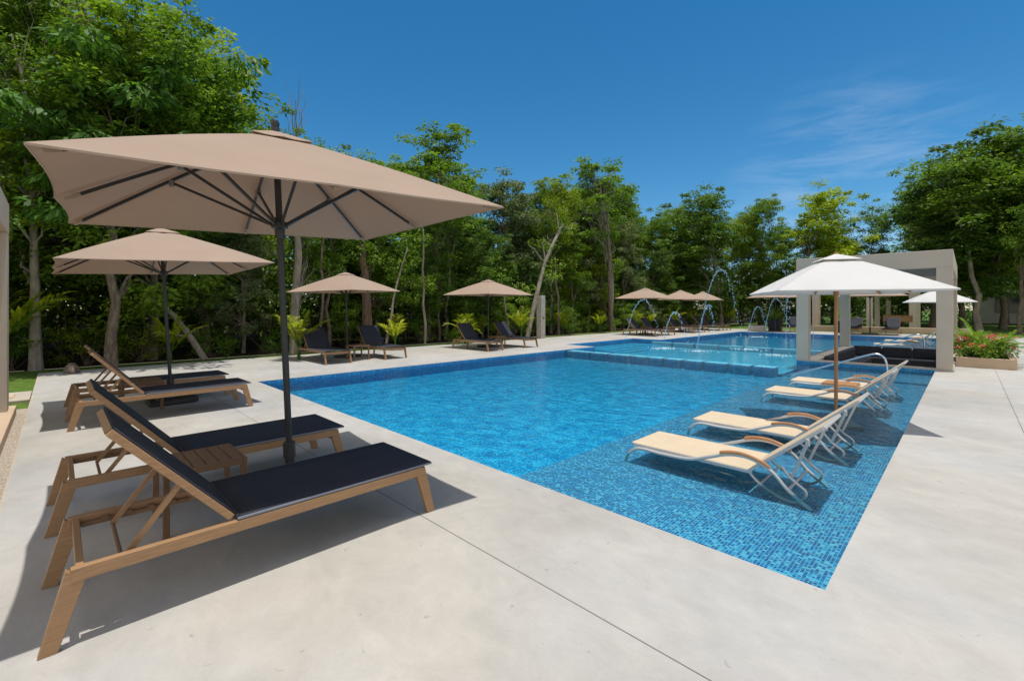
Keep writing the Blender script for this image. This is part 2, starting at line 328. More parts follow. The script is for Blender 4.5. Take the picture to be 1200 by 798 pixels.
def ordn(i):
    if i < 20: return ORD[i]
    return ['twenty','thirty','forty'][(i+1)//10-2] + '-' + ORD[(i+1)%10-1] if (i+1) % 10 else ['twentieth','thirtieth','fortieth'][(i+1)//10-2]
TONE = {'leaf_mid': 'mid green', 'leaf_dark': 'dark green', 'leaf_bright': 'bright yellow green', 'leaf_grey': 'greyish green'}
def tag(o, label=None, cat=None, group=None, kind=None):
    if label: o['label'] = label
    if cat: o['category'] = cat
    if group: o['group'] = group
    if kind: o['kind'] = kind
    return o
def empty(name, loc=(0,0,0), rz=0, label=None, cat=None, group=None):
    o = bpy.data.objects.new(name, None); o.empty_display_size = .2; COL.objects.link(o); o.location = loc; o.rotation_euler = (0, 0, rz)
    return tag(o, label, cat, group)
KIDS = {}
def kids(o): return [c for c in o.children]
def dup(o, loc=None, rz=None, label=None, group=None, parent=None, scale=None):
    ch = kids(o); c = o.copy(); COL.objects.link(c); c.parent = parent
    if loc is not None: c.location = loc
    if rz is not None: c.rotation_euler = (0, 0, rz)
    if label: c['label'] = label
    if group: c['group'] = group
    if scale: c.scale = (scale,) * 3
    for k in ch: dup(k, parent=c)
    return c
def struct(name, mb, m, **k): return tag(mb.build(name, m, **k), kind='structure')
def snap(v): return round(v / TS) * TS
def cells(xs, ys, inside, z, mb=None):
    """horizontal sheet made of grid cells for which inside(cx,cy) holds"""
    mb = mb or MB()
    for i in range(len(xs)-1):
        for j in range(len(ys)-1):
            if inside((xs[i]+xs[i+1])/2, (ys[j]+ys[j+1])/2):
                mb.add([(xs[i],ys[j],z),(xs[i+1],ys[j],z),(xs[i+1],ys[j+1],z),(xs[i],ys[j+1],z)], [(0,1,2,3)])
    return mb
def at(px, py, z=0.0):
    d = CF * (CH - z) / (py - 361); r = (px - 600) / CF * d; return ((r - d) / math.sqrt(2), (r + d) / math.sqrt(2))
def on_x(px, X): r = (px - 600) / CF; return (X, -X * (1 + r) / (1 - r))
def on_y(px, Y): r = (px - 600) / CF; return (-Y * (1 - r) / (1 + r), Y)
def zat(x, y, py): return CH + (361 - py) * (y - x) / math.sqrt(2) / CF

# ------------------------------------------------------------------ ground, deck and pool
XL, XN, XS, XR = snap(-9.9), snap(-11.3), snap(-3.0), snap(-.51)
XP = snap(-3.3)
Y0, Y1, Y2, Y3, YB = snap(2.79), snap(14.3), snap(19.5), snap(20.6), snap(29.9)
def pool(x, y):
    if XL < x < XR and Y0 < y < Y1: return True
    if XN < x < XL and Y1 < y < Y2: return True
    if XL < x < XP and Y1 < y < YB: return True
    if XP < x < XR and Y3 < y < YB: return True
    return False
def lounge(x, y): return XP < x < XR and Y1 < y < Y3
def edge_y(x): return -.12 - .02 * (x + 13)      # left deck border
xs = [-60, -14.8, XN, XL, XP, XS, XR, 40]
# deck slab with its outer border cut
dxs = [-14.6, XN, XL, -4.3, XP, XS, XR, 14]
dys = [-9, -.28, Y0, Y1, Y2, Y3, YB, 33.4]
mb = cells(dxs, dys, lambda x, y: not pool(x, y) and not lounge(x, y) and not (x < -4.3 and y < -.28) , 0)
struct('pool_deck', mb, 'deck')
# thin skirts so that the slab has an edge
sk = MB(); sk.box((-14.63, -.30, -.12), (-4.3, -.28, -.001)); sk.box((-14.63, -.30, -.12), (-14.6, 33.4, -.001)); sk.box((-14.63, 33.4, -.12), (14, 33.43, -.001)); sk.box((-4.3, -9, -.12), (-4.28, -.28, -.004))
struct('deck_edge', sk, 'slab')
gx = [-400, -15.9, -14.8, -12, XN-.1, XL-.1, XP, XR+.1, 14.1, 400]; gy = [-400, -9.1, -.3, Y0-.1, Y1+.05, Y2, YB+.1, 33.4, 400]
def under(x, y): return (-14.8 < x < 14.1 and -.3 < y < 33.4) 
struct('lawn', cells(gx, gy, lambda x, y: not under(x, y) and x > -15.9, -.05), 'lawn')
struct('forest_floor', cells(gx, gy, lambda x, y: not under(x, y) and x < -15.9, -.045), 'soil')
struct('gravel', MB().box((-9.75, -.9, -.06), (-4.31, -.302, -.02)), 'gravel')
pl = MB().box((-11.6, -1.9, -.06), (-10.55, -.31, .0)); struct('path', pl, 'slab', bevel=.01)

# pool shell
ZS, ZD, ZW, ZK = snap(-.16), snap(-.29), -.055, snap(-.22)
YK0, YK1 = snap(12.9), snap(18.55)
pxs = [XN, XL, XP, XS, XR]; pys = [Y0, YK0, Y1, YK1, Y2, Y3, snap(21.4), YB]
def zone(x, y):
    if not pool(x, y): return None
    if x > XS and y < Y1: return 'shelf'
    if x > XS and y > snap(21.4): return 'shelf'
    if x < XL: return 'kid'
    if YK0 < y < YK1 and x < XP: return 'kid'
    return 'deep'
Z = {'shelf': ZS, 'deep': ZD, 'kid': ZK}
struct('pool_shelf_floor', cells(pxs, pys, lambda x, y: zone(x, y) == 'shelf', ZS), 'tile_shelf')
struct('pool_floor', cells(pxs, pys, lambda x, y: zone(x, y) == 'deep', ZD), 'tile_deep')
struct('wading_floor', cells(pxs, pys, lambda x, y: zone(x, y) == 'kid', ZK), 'tile_light')
wl = MB()
zf = lambda x, y: (Z[zone(x, y)] if zone(x, y) else -.002)
for i in range(len(pxs) + 1):
    for j in range(len(pys)):
        pass
ex = [XN - 1] + pxs + [XR + 1]; ey = [Y0 - 1] + pys + [YB + 1]
for i in range(len(ex) - 1):
    for j in range(len(ey) - 1):
        cx, cy = (ex[i]+ex[i+1])/2, (ey[j]+ey[j+1])/2
        if i + 2 < len(ex):
            a, b = zf(cx, cy), zf((ex[i+1]+ex[i+2])/2, cy); x = ex[i+1]
            if abs(a-b) > .01: wl.add([(x,ey[j],a),(x,ey[j+1],a),(x,ey[j+1],b),(x,ey[j],b)], [(0,1,2,3)])
        if j + 2 < len(ey):
            a, b = zf(cx, cy), zf(cx, (ey[j+1]+ey[j+2])/2); y = ey[j+1]
            if abs(a-b) > .01: wl.add([(ex[i],y,a),(ex[i+1],y,a),(ex[i+1],y,b),(ex[i],y,b)], [(0,1,2,3)])
struct('pool_wall', wl, 'tile_wall')
# submerged corner bench by the pavilion
struct('pool_step', MB().box((snap(-1.15), snap(12.6), ZS), (XR-.002, Y1-.002, snap(-.10))), 'tile_shelf')
st = MB()
for k in range(3): st.box((XL + .003 + k*.35, snap(14.33), ZK), (XL + .003 + (k+1)*.35 - .004, YK1 - .01, ZK + .10 - k*.03))
struct('wading_step', st, 'tile_light')
struct('pool_water', cells(pxs, pys, pool, ZW), 'water')
# weir blocks
def block(name, x0, x1, y0, y1, label, group):
    o = MB().box((x0, y0, ZD + .003), (x1, y1, -.028)).build(name, 'tile_shelf', bevel=.006)
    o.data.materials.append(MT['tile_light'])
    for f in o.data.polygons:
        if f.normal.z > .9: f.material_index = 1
    return tag(o, label, 'pool block', group)
brk = [-9.88, -8.9, -8.2, -7.42, -6.84, -6.3, -5.71, -5.14, -4.48, -3.89, -3.32]
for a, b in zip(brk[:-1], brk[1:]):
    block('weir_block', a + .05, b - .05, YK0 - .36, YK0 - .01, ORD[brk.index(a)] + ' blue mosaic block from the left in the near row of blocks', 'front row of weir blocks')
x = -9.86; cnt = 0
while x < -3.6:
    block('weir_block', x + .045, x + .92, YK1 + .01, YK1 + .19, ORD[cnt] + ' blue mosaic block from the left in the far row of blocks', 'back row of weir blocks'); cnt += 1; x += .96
# foam where the jets land
def foam(px, py, r, label):
    x, y = at(px, py, ZW); m_ = MB(); rnd = random.Random(int(px))
    for k in range(90):
        a = rnd.random() * 2 * PI; d = r * abs(rnd.gauss(0, .5)); s = rnd.uniform(.012, .045)
        m_.ico((x + d*math.cos(a)*1.3, y + d*math.sin(a)*1.3, ZW - s*.55), s*.8)
    tag(m_.build('foam_patch', 'foam', smooth=True), label, 'splash', kind='stuff')
foam(779, 408, .45, 'leftmost white splash on the wading water under the jets')
foam(817, 411, .4, 'white splash straight below the tall jet')
foam(876, 409, .5, 'white splash at right, between the tall jet and the pavilion')
foam(911, 416, .5, 'white splash closest to the left pavilion pillar')
foam(886, 394.5, .9, 'white splash in the far pool in front of the stone block')

# ------------------------------------------------------------------ pavilions
def pavilion(name, x0, x1, y0, y1, zb, zt, label):
    p = empty(name, ((x0+x1)/2, (y0+y1)/2, 0), 0, label, 'pavilion'); ox, oy = (x0+x1)/2, (y0+y1)/2
    w = .28; bh = .40
    for a, b in ((x0, y0), (x1 - w, y0), (x0, y1 - w), (x1 - w, y1 - w)):
        MB().box((a-ox, b-oy, zb), (a+w-ox, b+w-oy, zt - bh)).build('pillar', 'stucco', p, bevel=.008)
    MB().box((x0-ox-.003, y0-oy-.003, zt-bh), (x1-ox+.003, y0+w-oy, zt)).build('beam', 'stucco', p, bevel=.008)
    MB().box((x0-ox-.003, y1-w-oy, zt-bh), (x1-ox+.003, y1-oy+.003, zt)).build('beam', 'stucco', p, bevel=.008)
    MB().box((x0-ox-.003, y0+w-oy+.002, zt-bh), (x0+w-ox, y1-w-oy-.002, zt)).build('beam', 'stucco', p, bevel=.008)
    MB().box((x1-w-ox, y0+w-oy+.002, zt-bh), (x1-ox+.003, y1-w-oy-.002, zt)).build('beam', 'stucco', p, bevel=.008)
    sl = MB(); k = y0 + w + .06
    while k < y1 - w - .1:
        sl.box((x0+w-ox, k-oy, zt-.30), (x1-w-ox, k+.10-oy, zt-.14)); k += .16
    sl.build('roof_slats', 'roofdark', p)
    return p
pv = pavilion('pavilion', -3.3, -.22, 14.3, 20.6, .05, 2.78, 'beige open frame pavilion standing over the sunken lounge in the pool')
pavilion('pavilion', -9.12, -5.6, -4.2, -.46, .10, 2.84, 'beige frame pavilion cut off by the left edge, one pillar showing')
tag(MB().box((-9.35, -4.6, -.06), (-5.2, -.40, .10)).build('plinth', 'stucco_warm', bevel=.01), 'low beige plinth under the pavilion at the left edge', 'plinth')
# sunken lounge under the pavilion
sr = empty('sunken_lounge', (-1.9, 17.45, 0), 0, 'sunken seating pit with dark cushions under the pool pavilion', 'seating pit'); ox, oy = -1.9, 17.45
rim = MB(); zt = .05; rw = .42
rx0, rx1, ry0, ry1 = XP + .004, -.20, Y1 + .004, Y3 - .004
rim.box((rx0-ox, ry0-oy, -.6), (rx1-ox, ry0+.30-oy, zt)); rim.box((rx0-ox, ry1-rw-oy, -.6), (rx1-ox, ry1-oy, zt))
rim.box((rx0-ox, ry0+.302-oy, -.6), (rx0+rw-ox, ry1-rw-.002-oy, zt)); rim.box((rx1-.3-ox, ry0+.302-oy, -.6), (rx1-ox, ry1-rw-.002-oy, zt))
rim.build('rim', 'slab', sr, bevel=.008)
MB().box((rx0+rw-ox, ry0+.3-oy, -.62), (rx1-.3-ox, ry1-rw-oy, -.55)).build('pit_floor', 'slab', sr)
tl = MB().box((XP-.002-ox, Y1-.004-oy, ZD), (XR-ox, Y1-.001-oy, .02)); tl.box((XP-.004-ox, Y1-oy, ZD), (XP-.001-ox, Y3-oy, .02)); tl.build('tiled_face', 'tile_wall', sr)
for (a, b, c, d, n) in ((rx0+rw+.01, ry1-rw-.62, rx1-.31, ry1-rw-.01, 'b'), (rx0+rw+.01, ry0+.9, rx0+rw+.6, ry1-rw-.66, 'l')):
    MB().box((a-ox, b-oy, -.55), (c-ox, d-oy, -.22)).build('seat_cushion', 'navy_cushion', sr, bevel=.03)
bc = rx0 + rw + .02
while bc < rx1 - 1.0:
    MB().box((bc-ox, ry1-rw-.16-oy, -.215), (bc+.76-ox, ry1-rw-.012-oy, .12)).build('back_cushion', 'navy_cushion', sr, bevel=.04); bc += .79
MB().box((rx0+rw+.012-ox, ry0+1.0-oy, -.215), (rx0+rw+.15-ox, ry1-rw-.7-oy, .10)).build('back_cushion', 'navy_cushion', sr, bevel=.04)

# planter with flowers and fern palm
pr_ = empty('flower_planter', (.31, 16.9, 0), 0, 'long beige planter with palm fronds and pink flowers beside the pavilion', 'planter'); ox, oy = .31, 16.9
bx = MB()
for lo, hi in (((-.19, 15.75, -.02), (.83, 15.87, .24)), ((-.19, 18.4, -.02), (.83, 18.52, .26)), ((-.19, 15.872, -.02), (-.07, 18.398, .26)), ((.71, 15.872, -.02), (.83, 18.398, .26))):
    bx.box((lo[0]-ox, lo[1]-oy, lo[2]), (hi[0]-ox, hi[1]-oy, hi[2]))
bx.build('box', 'stucco_warm', pr_, bevel=.006)
MB().box((-.07-ox, 15.87-oy, 0), (.71-ox, 18.4-oy, .2)).build('soil', 'soil', pr_)

# ------------------------------------------------------------------ foliage generators
def leafmesh(name, C, D, Nn, size, var, ratio=.45, m='leaf_mid'):
    """one folded rhombus per leaf. C base points, D directions, Nn normals"""
    n = len(C); size = size[:, None]
    D = D / np.linalg.norm(D, axis=1)[:, None]
    Sd = np.cross(D, Nn); Sd /= (np.linalg.norm(Sd, axis=1)[:, None] + 1e-9); Up = np.cross(Sd, D)
    V = np.empty((n, 4, 3), np.float32)
    V[:, 0] = C; V[:, 1] = C + D * size * .45 + Sd * size * ratio * .5 + Up * size * .07
    V[:, 2] = C + D * size - Up * size * .08; V[:, 3] = C + D * size * .45 - Sd * size * ratio * .5 + Up * size * .07
    me = bpy.data.meshes.new(name); me.vertices.add(n*4); me.vertices.foreach_set('co', V.ravel())
    me.loops.add(n*4); me.loops.foreach_set('vertex_index', np.arange(n*4, dtype=np.int32))
    me.polygons.add(n); me.polygons.foreach_set('loop_start', np.arange(0, n*4, 4, dtype=np.int32)); me.polygons.foreach_set('loop_total', np.full(n, 4, np.int32))
    a = me.attributes.new('var', 'FLOAT', 'FACE'); a.data.foreach_set('value', var.astype(np.float32))
    me.update(); me.validate(); me.materials.append(MT[m]); return me

def clump_leaves(rng, cen, nl, sp, ls, flat=.5, droop=.35):
    """leaves scattered about clump centres; returns arrays"""
    k = len(cen); c = np.repeat(cen, nl, 0)
    off = rng.normal(size=(k*nl, 3)); off /= np.linalg.norm(off, axis=1)[:, None]; rr = rng.random((k*nl, 1)) ** .45
    spr = np.repeat(sp, nl)[:, None]
    off = off * rr * spr; off[:, 2] *= flat
    C = c + off
    out = off.copy(); out[:, 2] = 0; out += rng.normal(size=out.shape) * .35 * spr
    D = out / (np.linalg.norm(out, axis=1)[:, None] + 1e-6); D[:, 2] = -droop + rng.normal(size=len(D)) * .35
    Nn = np.zeros_like(D); Nn[:, 2] = 1; Nn += rng.normal(size=D.shape) * .6
    size = ls * rng.uniform(.6, 1.35, len(C))
    cv = np.repeat(rng.random(k), nl); var = np.clip(.5 + (cv - .5) * .5 + rng.normal(size=len(C)) * .17, 0, 1)
    return C, D, Nn, size, var

def limb_path(p0, p1, rng, wob, n=6):
    p0 = np.array(p0, float); p1 = np.array(p1, float); pts = []
    L_ = np.linalg.norm(p1 - p0)
    for i in range(n + 1):
        t = i / n; p = p0 + (p1 - p0) * t; p = p + np.array([0, 0, .12 * L_ * math.sin(PI * t)]) + rng.normal(size=3) * wob * math.sin(PI * t)
        pts.append(tuple(p))
    return pts

def make_tree(seed, H=10., R=2.6, z0=.28, ncl=95, nl=105, ls=.15, trunk_r=.14, bark='bark', leaf='leaf_mid', lean=.4, flat=.5, shell=.55, sp=(.4, .85), top=1.0, forks=3, ratio=.45, droop=.35):
    """tree of height H; crown clumps between z0*H and H"""
    rng = np.random.default_rng(seed)
    cz0 = z0 * H; zc = (cz0 + H) / 2; hz = (H - cz0) / 2
    lx, ly = rng.normal(size=2) * lean
    # a few big lobes make the outline uneven
    lobes = []
    for k in range(11):
        a = rng.random() * 2 * PI; t = -.85 + 1.65*(k + rng.random())/11; rad = R * rng.uniform(.2, .62) * math.sqrt(max(.1, 1 - t*t*.7))
        lobes.append((np.array([lx + rad*math.cos(a), ly + rad*math.sin(a), zc + t*hz]), rng.uniform(.38, .58)*R, ))
    lobes.append((np.array([lx, ly, H - .22*R - .3]), .42*R))
    cen = []
    while len(cen) < ncl:
        c, r = lobes[rng.integers(len(lobes))]
        d = rng.normal(size=3); d /= np.linalg.norm(d); d *= r * (shell + (1-shell) * rng.random()); d[2] *= .75
        q = c + d
        if q[2] > H - .2 or q[2] < cz0 - .6: continue
        cen.append(q)
    for k in range(max(8, ncl//9)):
        c, r = lobes[rng.integers(len(lobes))]; d = rng.normal(size=3); d[2] = abs(d[2])*.9 - .1; d /= np.linalg.norm(d); q = c + d*r*rng.uniform(1.1, 1.5); q[2] = min(q[2], H+.35)
        cen[rng.integers(len(cen))] = q
    cen = np.array(cen); spr = rng.uniform(sp[0]*.7, sp[1], ncl)
    me = leafmesh('crown', *clump_leaves(rng, cen, nl, spr, ls, flat, droop), ratio=ratio, m=leaf)
    tr = MB(); top_t = np.array([lx, ly, H * .80])
    tp = []
    for i in range(9):
        t = i / 8; tp.append((lx*t*t + rng.normal()*.05*(i > 0), ly*t*t + rng.normal()*.05*(i > 0), H*.80*t))
    tr.tube(tp, [trunk_r*(1.25 if i == 0 else 1 - .82*i/8) for i in range(9)], 9)
    order = rng.permutation(ncl)[:int(12 + forks*4)]
    for k, ci in enumerate(order):
        c = cen[ci]; s_ = min(7, max(2, int((c[2]-.9)/(H*.80)*8) - rng.integers(0, 2))); p = tp[s_]
        r0 = trunk_r*(1 - .82*s_/8)*.38
        pts = limb_path(p, c, rng, .12); tr.tube(pts, [max(.008, r0*(1 - .85*i/6)) for i in range(7)], 5)
        for _ in range(2):
            cj = cen[np.argsort(np.linalg.norm(cen - c, axis=1))[rng.integers(1, 5)]]
            tr.tube(limb_path(pts[4], cj, rng, .06, 4), [max(.006, r0*.35*(1 - .8*i/4)) for i in range(5)], 4)
    e = empty('jungle_tree'); t_o = tr.build('trunk', bark, e)
    c_o = bpy.data.objects.new('crown', me); COL.objects.link(c_o); c_o.parent = e
    return e
def recolor(tree, leaf=None, bark=None):
    for c in kids(tree):
        m = MT[leaf] if c.name.startswith('crown') and leaf else (MT[bark] if c.name.startswith('trunk') and bark else None)
        if m: c.material_slots[0].link = 'OBJECT'; c.material_slots[0].material = m

def make_shrub(seed, H=2.4, R=1.3, ncl=34, nl=80, ls=.12, leaf='leaf_mid'):
    rng = np.random.default_rng(seed); cen = []
    for k in range(ncl):
        a = rng.random()*2*PI; r = R*math.sqrt(rng.random())*.9; z = H*(.12 + .88*rng.random()**.8)*(1 - .35*(r/R)**2); cen.append((r*math.cos(a), r*math.sin(a), z))
    cen = np.array(cen); me = leafmesh('foliage', *clump_leaves(rng, cen, nl, rng.uniform(.25, .5, ncl), ls, .6), m=leaf)
    e = empty('shrub'); st_ = MB()
    for c in cen[:9]: st_.tube(limb_path((rng.normal()*.06, rng.normal()*.06, 0), c, rng, .05, 4), [.022, .018, .014, .009, .005], 5)
    st_.build('stem', 'bark', e); o = bpy.data.objects.new('foliage', me); COL.objects.link(o); o.parent = e
    return e

def frond(rng, base, az, L_, rise, droop, nleaf, lw, ll, out):
    """arching frond: appends leaflets; returns rachis points"""
    pts = []
    for i in range(nleaf + 1):
        t = i / nleaf; h = L_ * (t * math.cos(rise) + 0.02); z = L_ * (t * math.sin(rise) - droop * t * t)
        pts.append(np.array([base[0] + math.cos(az)*h, base[1] + math.sin(az)*h, base[2] + z]))
    for i in range(2, nleaf + 1):
        t = i / nleaf; d = pts[i] - pts[i-1]; d /= np.linalg.norm(d); side = np.cross(d, [0, 0, 1.]); side /= np.linalg.norm(side) + 1e-6
        w = math.sin(PI * min(1, .15 + .85*t)) ** .6
        for s_ in (-1, 1):
            dd = side*s_*.85 + d*.75 + np.array([0, 0, .12 - .25*rng.random()])
            out.append((pts[i], dd, np.array([0, 0, 1.]) + rng.normal(size=3)*.2, ll*(.35 + .75*w)*rng.uniform(.85, 1.1)))
    return pts
def make_palm(seed, nf=8, L_=.9, name='young_palm', leaf='palm_leaf', stem_h=.25, rise=(.9, 1.45), droop=.35, nleaf=13, ll=.3, ratio=.13):
    rng = np.random.default_rng(seed); out = []; e = empty(name); st_ = MB(); st_.tube([(0,0,0),(0,0,stem_h*.6),(0,0,stem_h)], [.035,.028,.02], 7)
    for k in range(nf):
        az = 2*PI*k/nf + rng.normal()*.3; p = frond(rng, (0,0,stem_h), az, L_*rng.uniform(.75, 1.15), rng.uniform(*rise), droop*rng.uniform(.6, 1.2), nleaf, 0, ll, out)
        st_.tube(p, [.012*(1-.8*i/nleaf) for i in range(nleaf+1)], 4)
    st_.build('stem', 'fern_leaf', e)
    C = np.array([a[0] for a in out]); D = np.array([a[1] for a in out]); Nn = np.array([a[2] for a in out]); sz = np.array([a[3] for a in out])
    me = leafmesh('fronds', C, D, Nn, sz, np.clip(rng.normal(.5, .2, len(C)), 0, 1), ratio=ratio, m=leaf)
    o = bpy.data.objects.new('fronds', me); COL.objects.link(o); o.parent = e
    return e

# planter foliage (parts of the planter)
rng = np.random.default_rng(5)
out = []
for k in range(44):
    frond(rng, (rng.uniform(-.3, .3), rng.uniform(-.6, 1.2), .25), rng.random()*2*PI, rng.uniform(.85, 1.45), rng.uniform(.7, 1.3), rng.uniform(.3, .6), 16, 0, .26, out)
me = leafmesh('fern_fronds', np.array([a[0] for a in out]), np.array([a[1] for a in out]), np.array([a[2] for a in out]), np.array([a[3] for a in out]), np.clip(rng.normal(.5, .2, len(out)), 0, 1), ratio=.14, m='fern_leaf')
o = bpy.data.objects.new('fern_fronds', me); COL.objects.link(o); o.parent = pr_
cen = np.array([(rng.uniform(-.45, .48), rng.uniform(-1.1, 1.4), .28 + .3*rng.random()) for _ in range(60)])
me = leafmesh('flower_leaves', *clump_leaves(rng, cen, 45, rng.uniform(.12, .24, 60), .07, .8), m='leaf_mid'); o = bpy.data.objects.new('flower_leaves', me); COL.objects.link(o); o.parent = pr_
for mname, cnt in (('flower', 60), ('flower2', 30)):
    cc = np.array([(rng.uniform(-.5, .56), rng.uniform(-1.2, 1.45), .42 + .34*rng.random()) for _ in range(cnt)])
    me = leafmesh('blossoms', *clump_leaves(rng, cc, 12, rng.uniform(.02, .055, cnt), .035, .9, 0), ratio=.9, m=mname); o = bpy.data.objects.new('blossoms', me); COL.objects.link(o); o.parent = pr_

# ------------------------------------------------------------------ the forest
V = {}
V['a'] = make_tree(11, 10, 2.7, .17, 230, 100, .15, trunk_r=.12, sp=(.22, .58), flat=.7, droop=.2)
V['b'] = make_tree(12, 10, 2.4, .22, 200, 100, .125, lean=.5, trunk_r=.11, sp=(.2, .52), flat=.75, droop=.45)
V['c'] = make_tree(13, 10, 2.9, .18, 210, 85, .20, flat=.6, trunk_r=.13, sp=(.26, .62), droop=.3)
V['d'] = make_tree(14, 10, 2.0, .28, 150, 95, .13, lean=.6, shell=.35, trunk_r=.10, sp=(.2, .5), flat=.8)
V['airy'] = make_tree(15, 10, 1.9, .50, 62, 70, .15, trunk_r=.11, lean=.35, shell=.3, sp=(.22, .42), forks=6, bark='bark_pale')
V['big'] = make_tree(16, 10, 3.2, .40, 90, 75, .30, leaf='leaf_big', ratio=.36, droop=.75, sp=(.45, .8), flat=.4)
V['tall'] = make_tree(17, 10, 1.7, .62, 55, 100, .14, trunk_r=.10, lean=.8, forks=1, bark='bark_pale')
used = set()
def skyline(px):
    P = [(-300, -60), (0, -40), (190, -20), (222, 25), (250, 75), (290, 105), (330, 140), (400, 165), (450, 172), (505, 160), (540, 195), (600, 210), (640, 215), (700, 205), (745, 200), (770, 235), (800, 245), (850, 235), (900, 240), (940, 228), (980, 255), (1015, 248), (1040, 280), (1056, 290), (1070, 230), (1090, 200), (1130, 178), (1200, 160), (1500, 150)]
    for (a, b), (c, d) in zip(P[:-1], P[1:]):
        if a <= px <= c: return b + (d - b) * (px - a) / (c - a)
    return 200
def px_of(x, y): return 600 + CF * (x + y) / (y - x)
def plant(kind, x, y, h, leaf=None, bark=None, label=None, group=None, rz=None, wide=1.0):
    src = V[kind]
    t = src if kind not in used else dup(src)
    used.add(kind)
    for k_ in ('label', 'group'):
        if k_ in t: del t[k_]
    s = h / 10
    t.location = (x, y, -.05); t.scale = (s*wide, s*wide, s); t.rotation_euler = (0, 0, random.uniform(0, 6.28) if rz is None else rz)
    tag(t, label or 'leafy green tree inside the dense forest wall beyond the left deck', 'tree', group or 'forest wall trees')
    recolor(t, leaf, bark)
    return t
leafs = ['leaf_mid', 'leaf_dark', 'leaf_mid', 'leaf_bright', 'leaf_dark', 'leaf_mid', 'leaf_grey']
# named trees: px of the trunk, distance line, top in the photo
def named(kind, px, X, ytop, leaf, bark, label, wide=1.0, rz=None):
    x, y = on_x(px, X); return plant(kind, x, y, max(3, zat(x, y, ytop)), leaf, bark, label, 'landmark trees', rz, wide)
named('b', 42, -15.8, -60, 'leaf_mid', 'bark_pale', 'leftmost tall tree with a mottled pale trunk beside the frame pavilion')
named('big', 130, -14.9, 40, 'leaf_big', 'bark', 'tree with large drooping bright green leaves above the first umbrella', 1.1)
named('a', 178, -16.6, 5, 'leaf_mid', 'bark', 'tall dense tree whose crown rises highest left of the first umbrella pole')
named('c', 240, -18.0, 82, 'leaf_mid', 'bark', 'olive green tree stepping down to the open sky above the umbrella top')
named('d', 350, -15.6, 150, 'leaf_mid', 'bark_pale', 'tree with a thick pale trunk right behind the first umbrella pole')
named('tall', 385, -16.2, 170, 'leaf_bright', 'bark', 'slim tree rising behind the third umbrella pole')
named('a', 432, -16.6, 172, 'leaf_mid', 'bark_brown', 'tree with a thick dark fibrous trunk between the two middle umbrellas')
named('airy', 500, -17.5, 145, 'leaf_mid', 'bark', 'airy tree with a spreading open top rising over the umbrella corner', 1.3)
named('tall', 522, -17.6, 225, 'leaf_mid', 'bark_pale', 'thin straight pole-like tree just right of the navy lounger pair')
named('c', 575, -19, 200, 'leaf_grey', 'bark', 'grey green wide tree behind the fourth umbrella')
named('b', 645, -17.5, 203, 'leaf_bright', 'bark_pale', 'bright yellow green tree behind the stone shower column')
named('airy', 718, -16.6, 180, 'leaf_mid', 'bark_pale', 'tallest slender airy tree at the middle of the skyline', 1.45)
named('d', 690, -18, 205, 'leaf_mid', 'bark', 'mid green tree just left of the tallest slender tree')
def named2(kind, px, dep, ytop, leaf, bark, label, wide=1.0, rz=None):
    r = (px-600)/CF; x, y = dep*(r-1)/math.sqrt(2), dep*(1+r)/math.sqrt(2); return plant(kind, x, y, zat(x, y, ytop), leaf, bark, label, 'landmark trees', rz, wide)
named2('c', 845, 38, 226, 'leaf_dark', 'bark_pale', 'broad dark tree with a leaning trunk behind the tall water jet', 1.1)
named2('a', 800, 41, 236, 'leaf_mid', 'bark', 'round dark tree above the three far umbrellas')
named2('c', 935, 38, 222, 'leaf_bright', 'bark', 'bright green tree rising behind the white umbrella left slope', 1.0)
named2('b', 890, 40, 232, 'leaf_mid', 'bark', 'mid green tree left of the bright tree behind the white umbrella')
named2('d', 1020, 42, 240, 'leaf_mid', 'bark', 'small tree standing alone at the sky gap behind the white umbrella top')
named2('a', 975, 44, 258, 'leaf_dark', 'bark', 'low dark tree right of the bright tree')
named2('tall', 1148, 29, 172, 'leaf_mid', 'bark_pale', 'tree with a long pale crooked trunk right of the pavilion', 1.5)
named2('c', 1092, 33, 205, 'leaf_dark', 'bark', 'dark spreading tree whose branches reach into the sky gap', 1.3)
named2('a', 1128, 35, 178, 'leaf_mid', 'bark', 'dense tree filling the space between the pavilion and the twin trunk tree', 1.2)
named2('c', 1175, 32, 160, 'leaf_dark', 'bark', 'large dark tree with twin trunks on the lawn at the right', 1.15)
named2('b', 1205, 31, 150, 'leaf_bright', 'bark', 'tall olive tree at the right edge')
named2('d', 1195, 26, 185, 'leaf_mid', 'bark', 'tree with a leaning dark trunk on the lawn nearest the right edge')
named2('tall', 1128, 36, 215, 'leaf_mid', 'bark', 'thin tree between the crooked pale trunk and the pavilion')
named2('a', 1240, 34, 140, 'leaf_mid', 'bark', 'leafy tree just outside the right edge whose boughs reach into view')
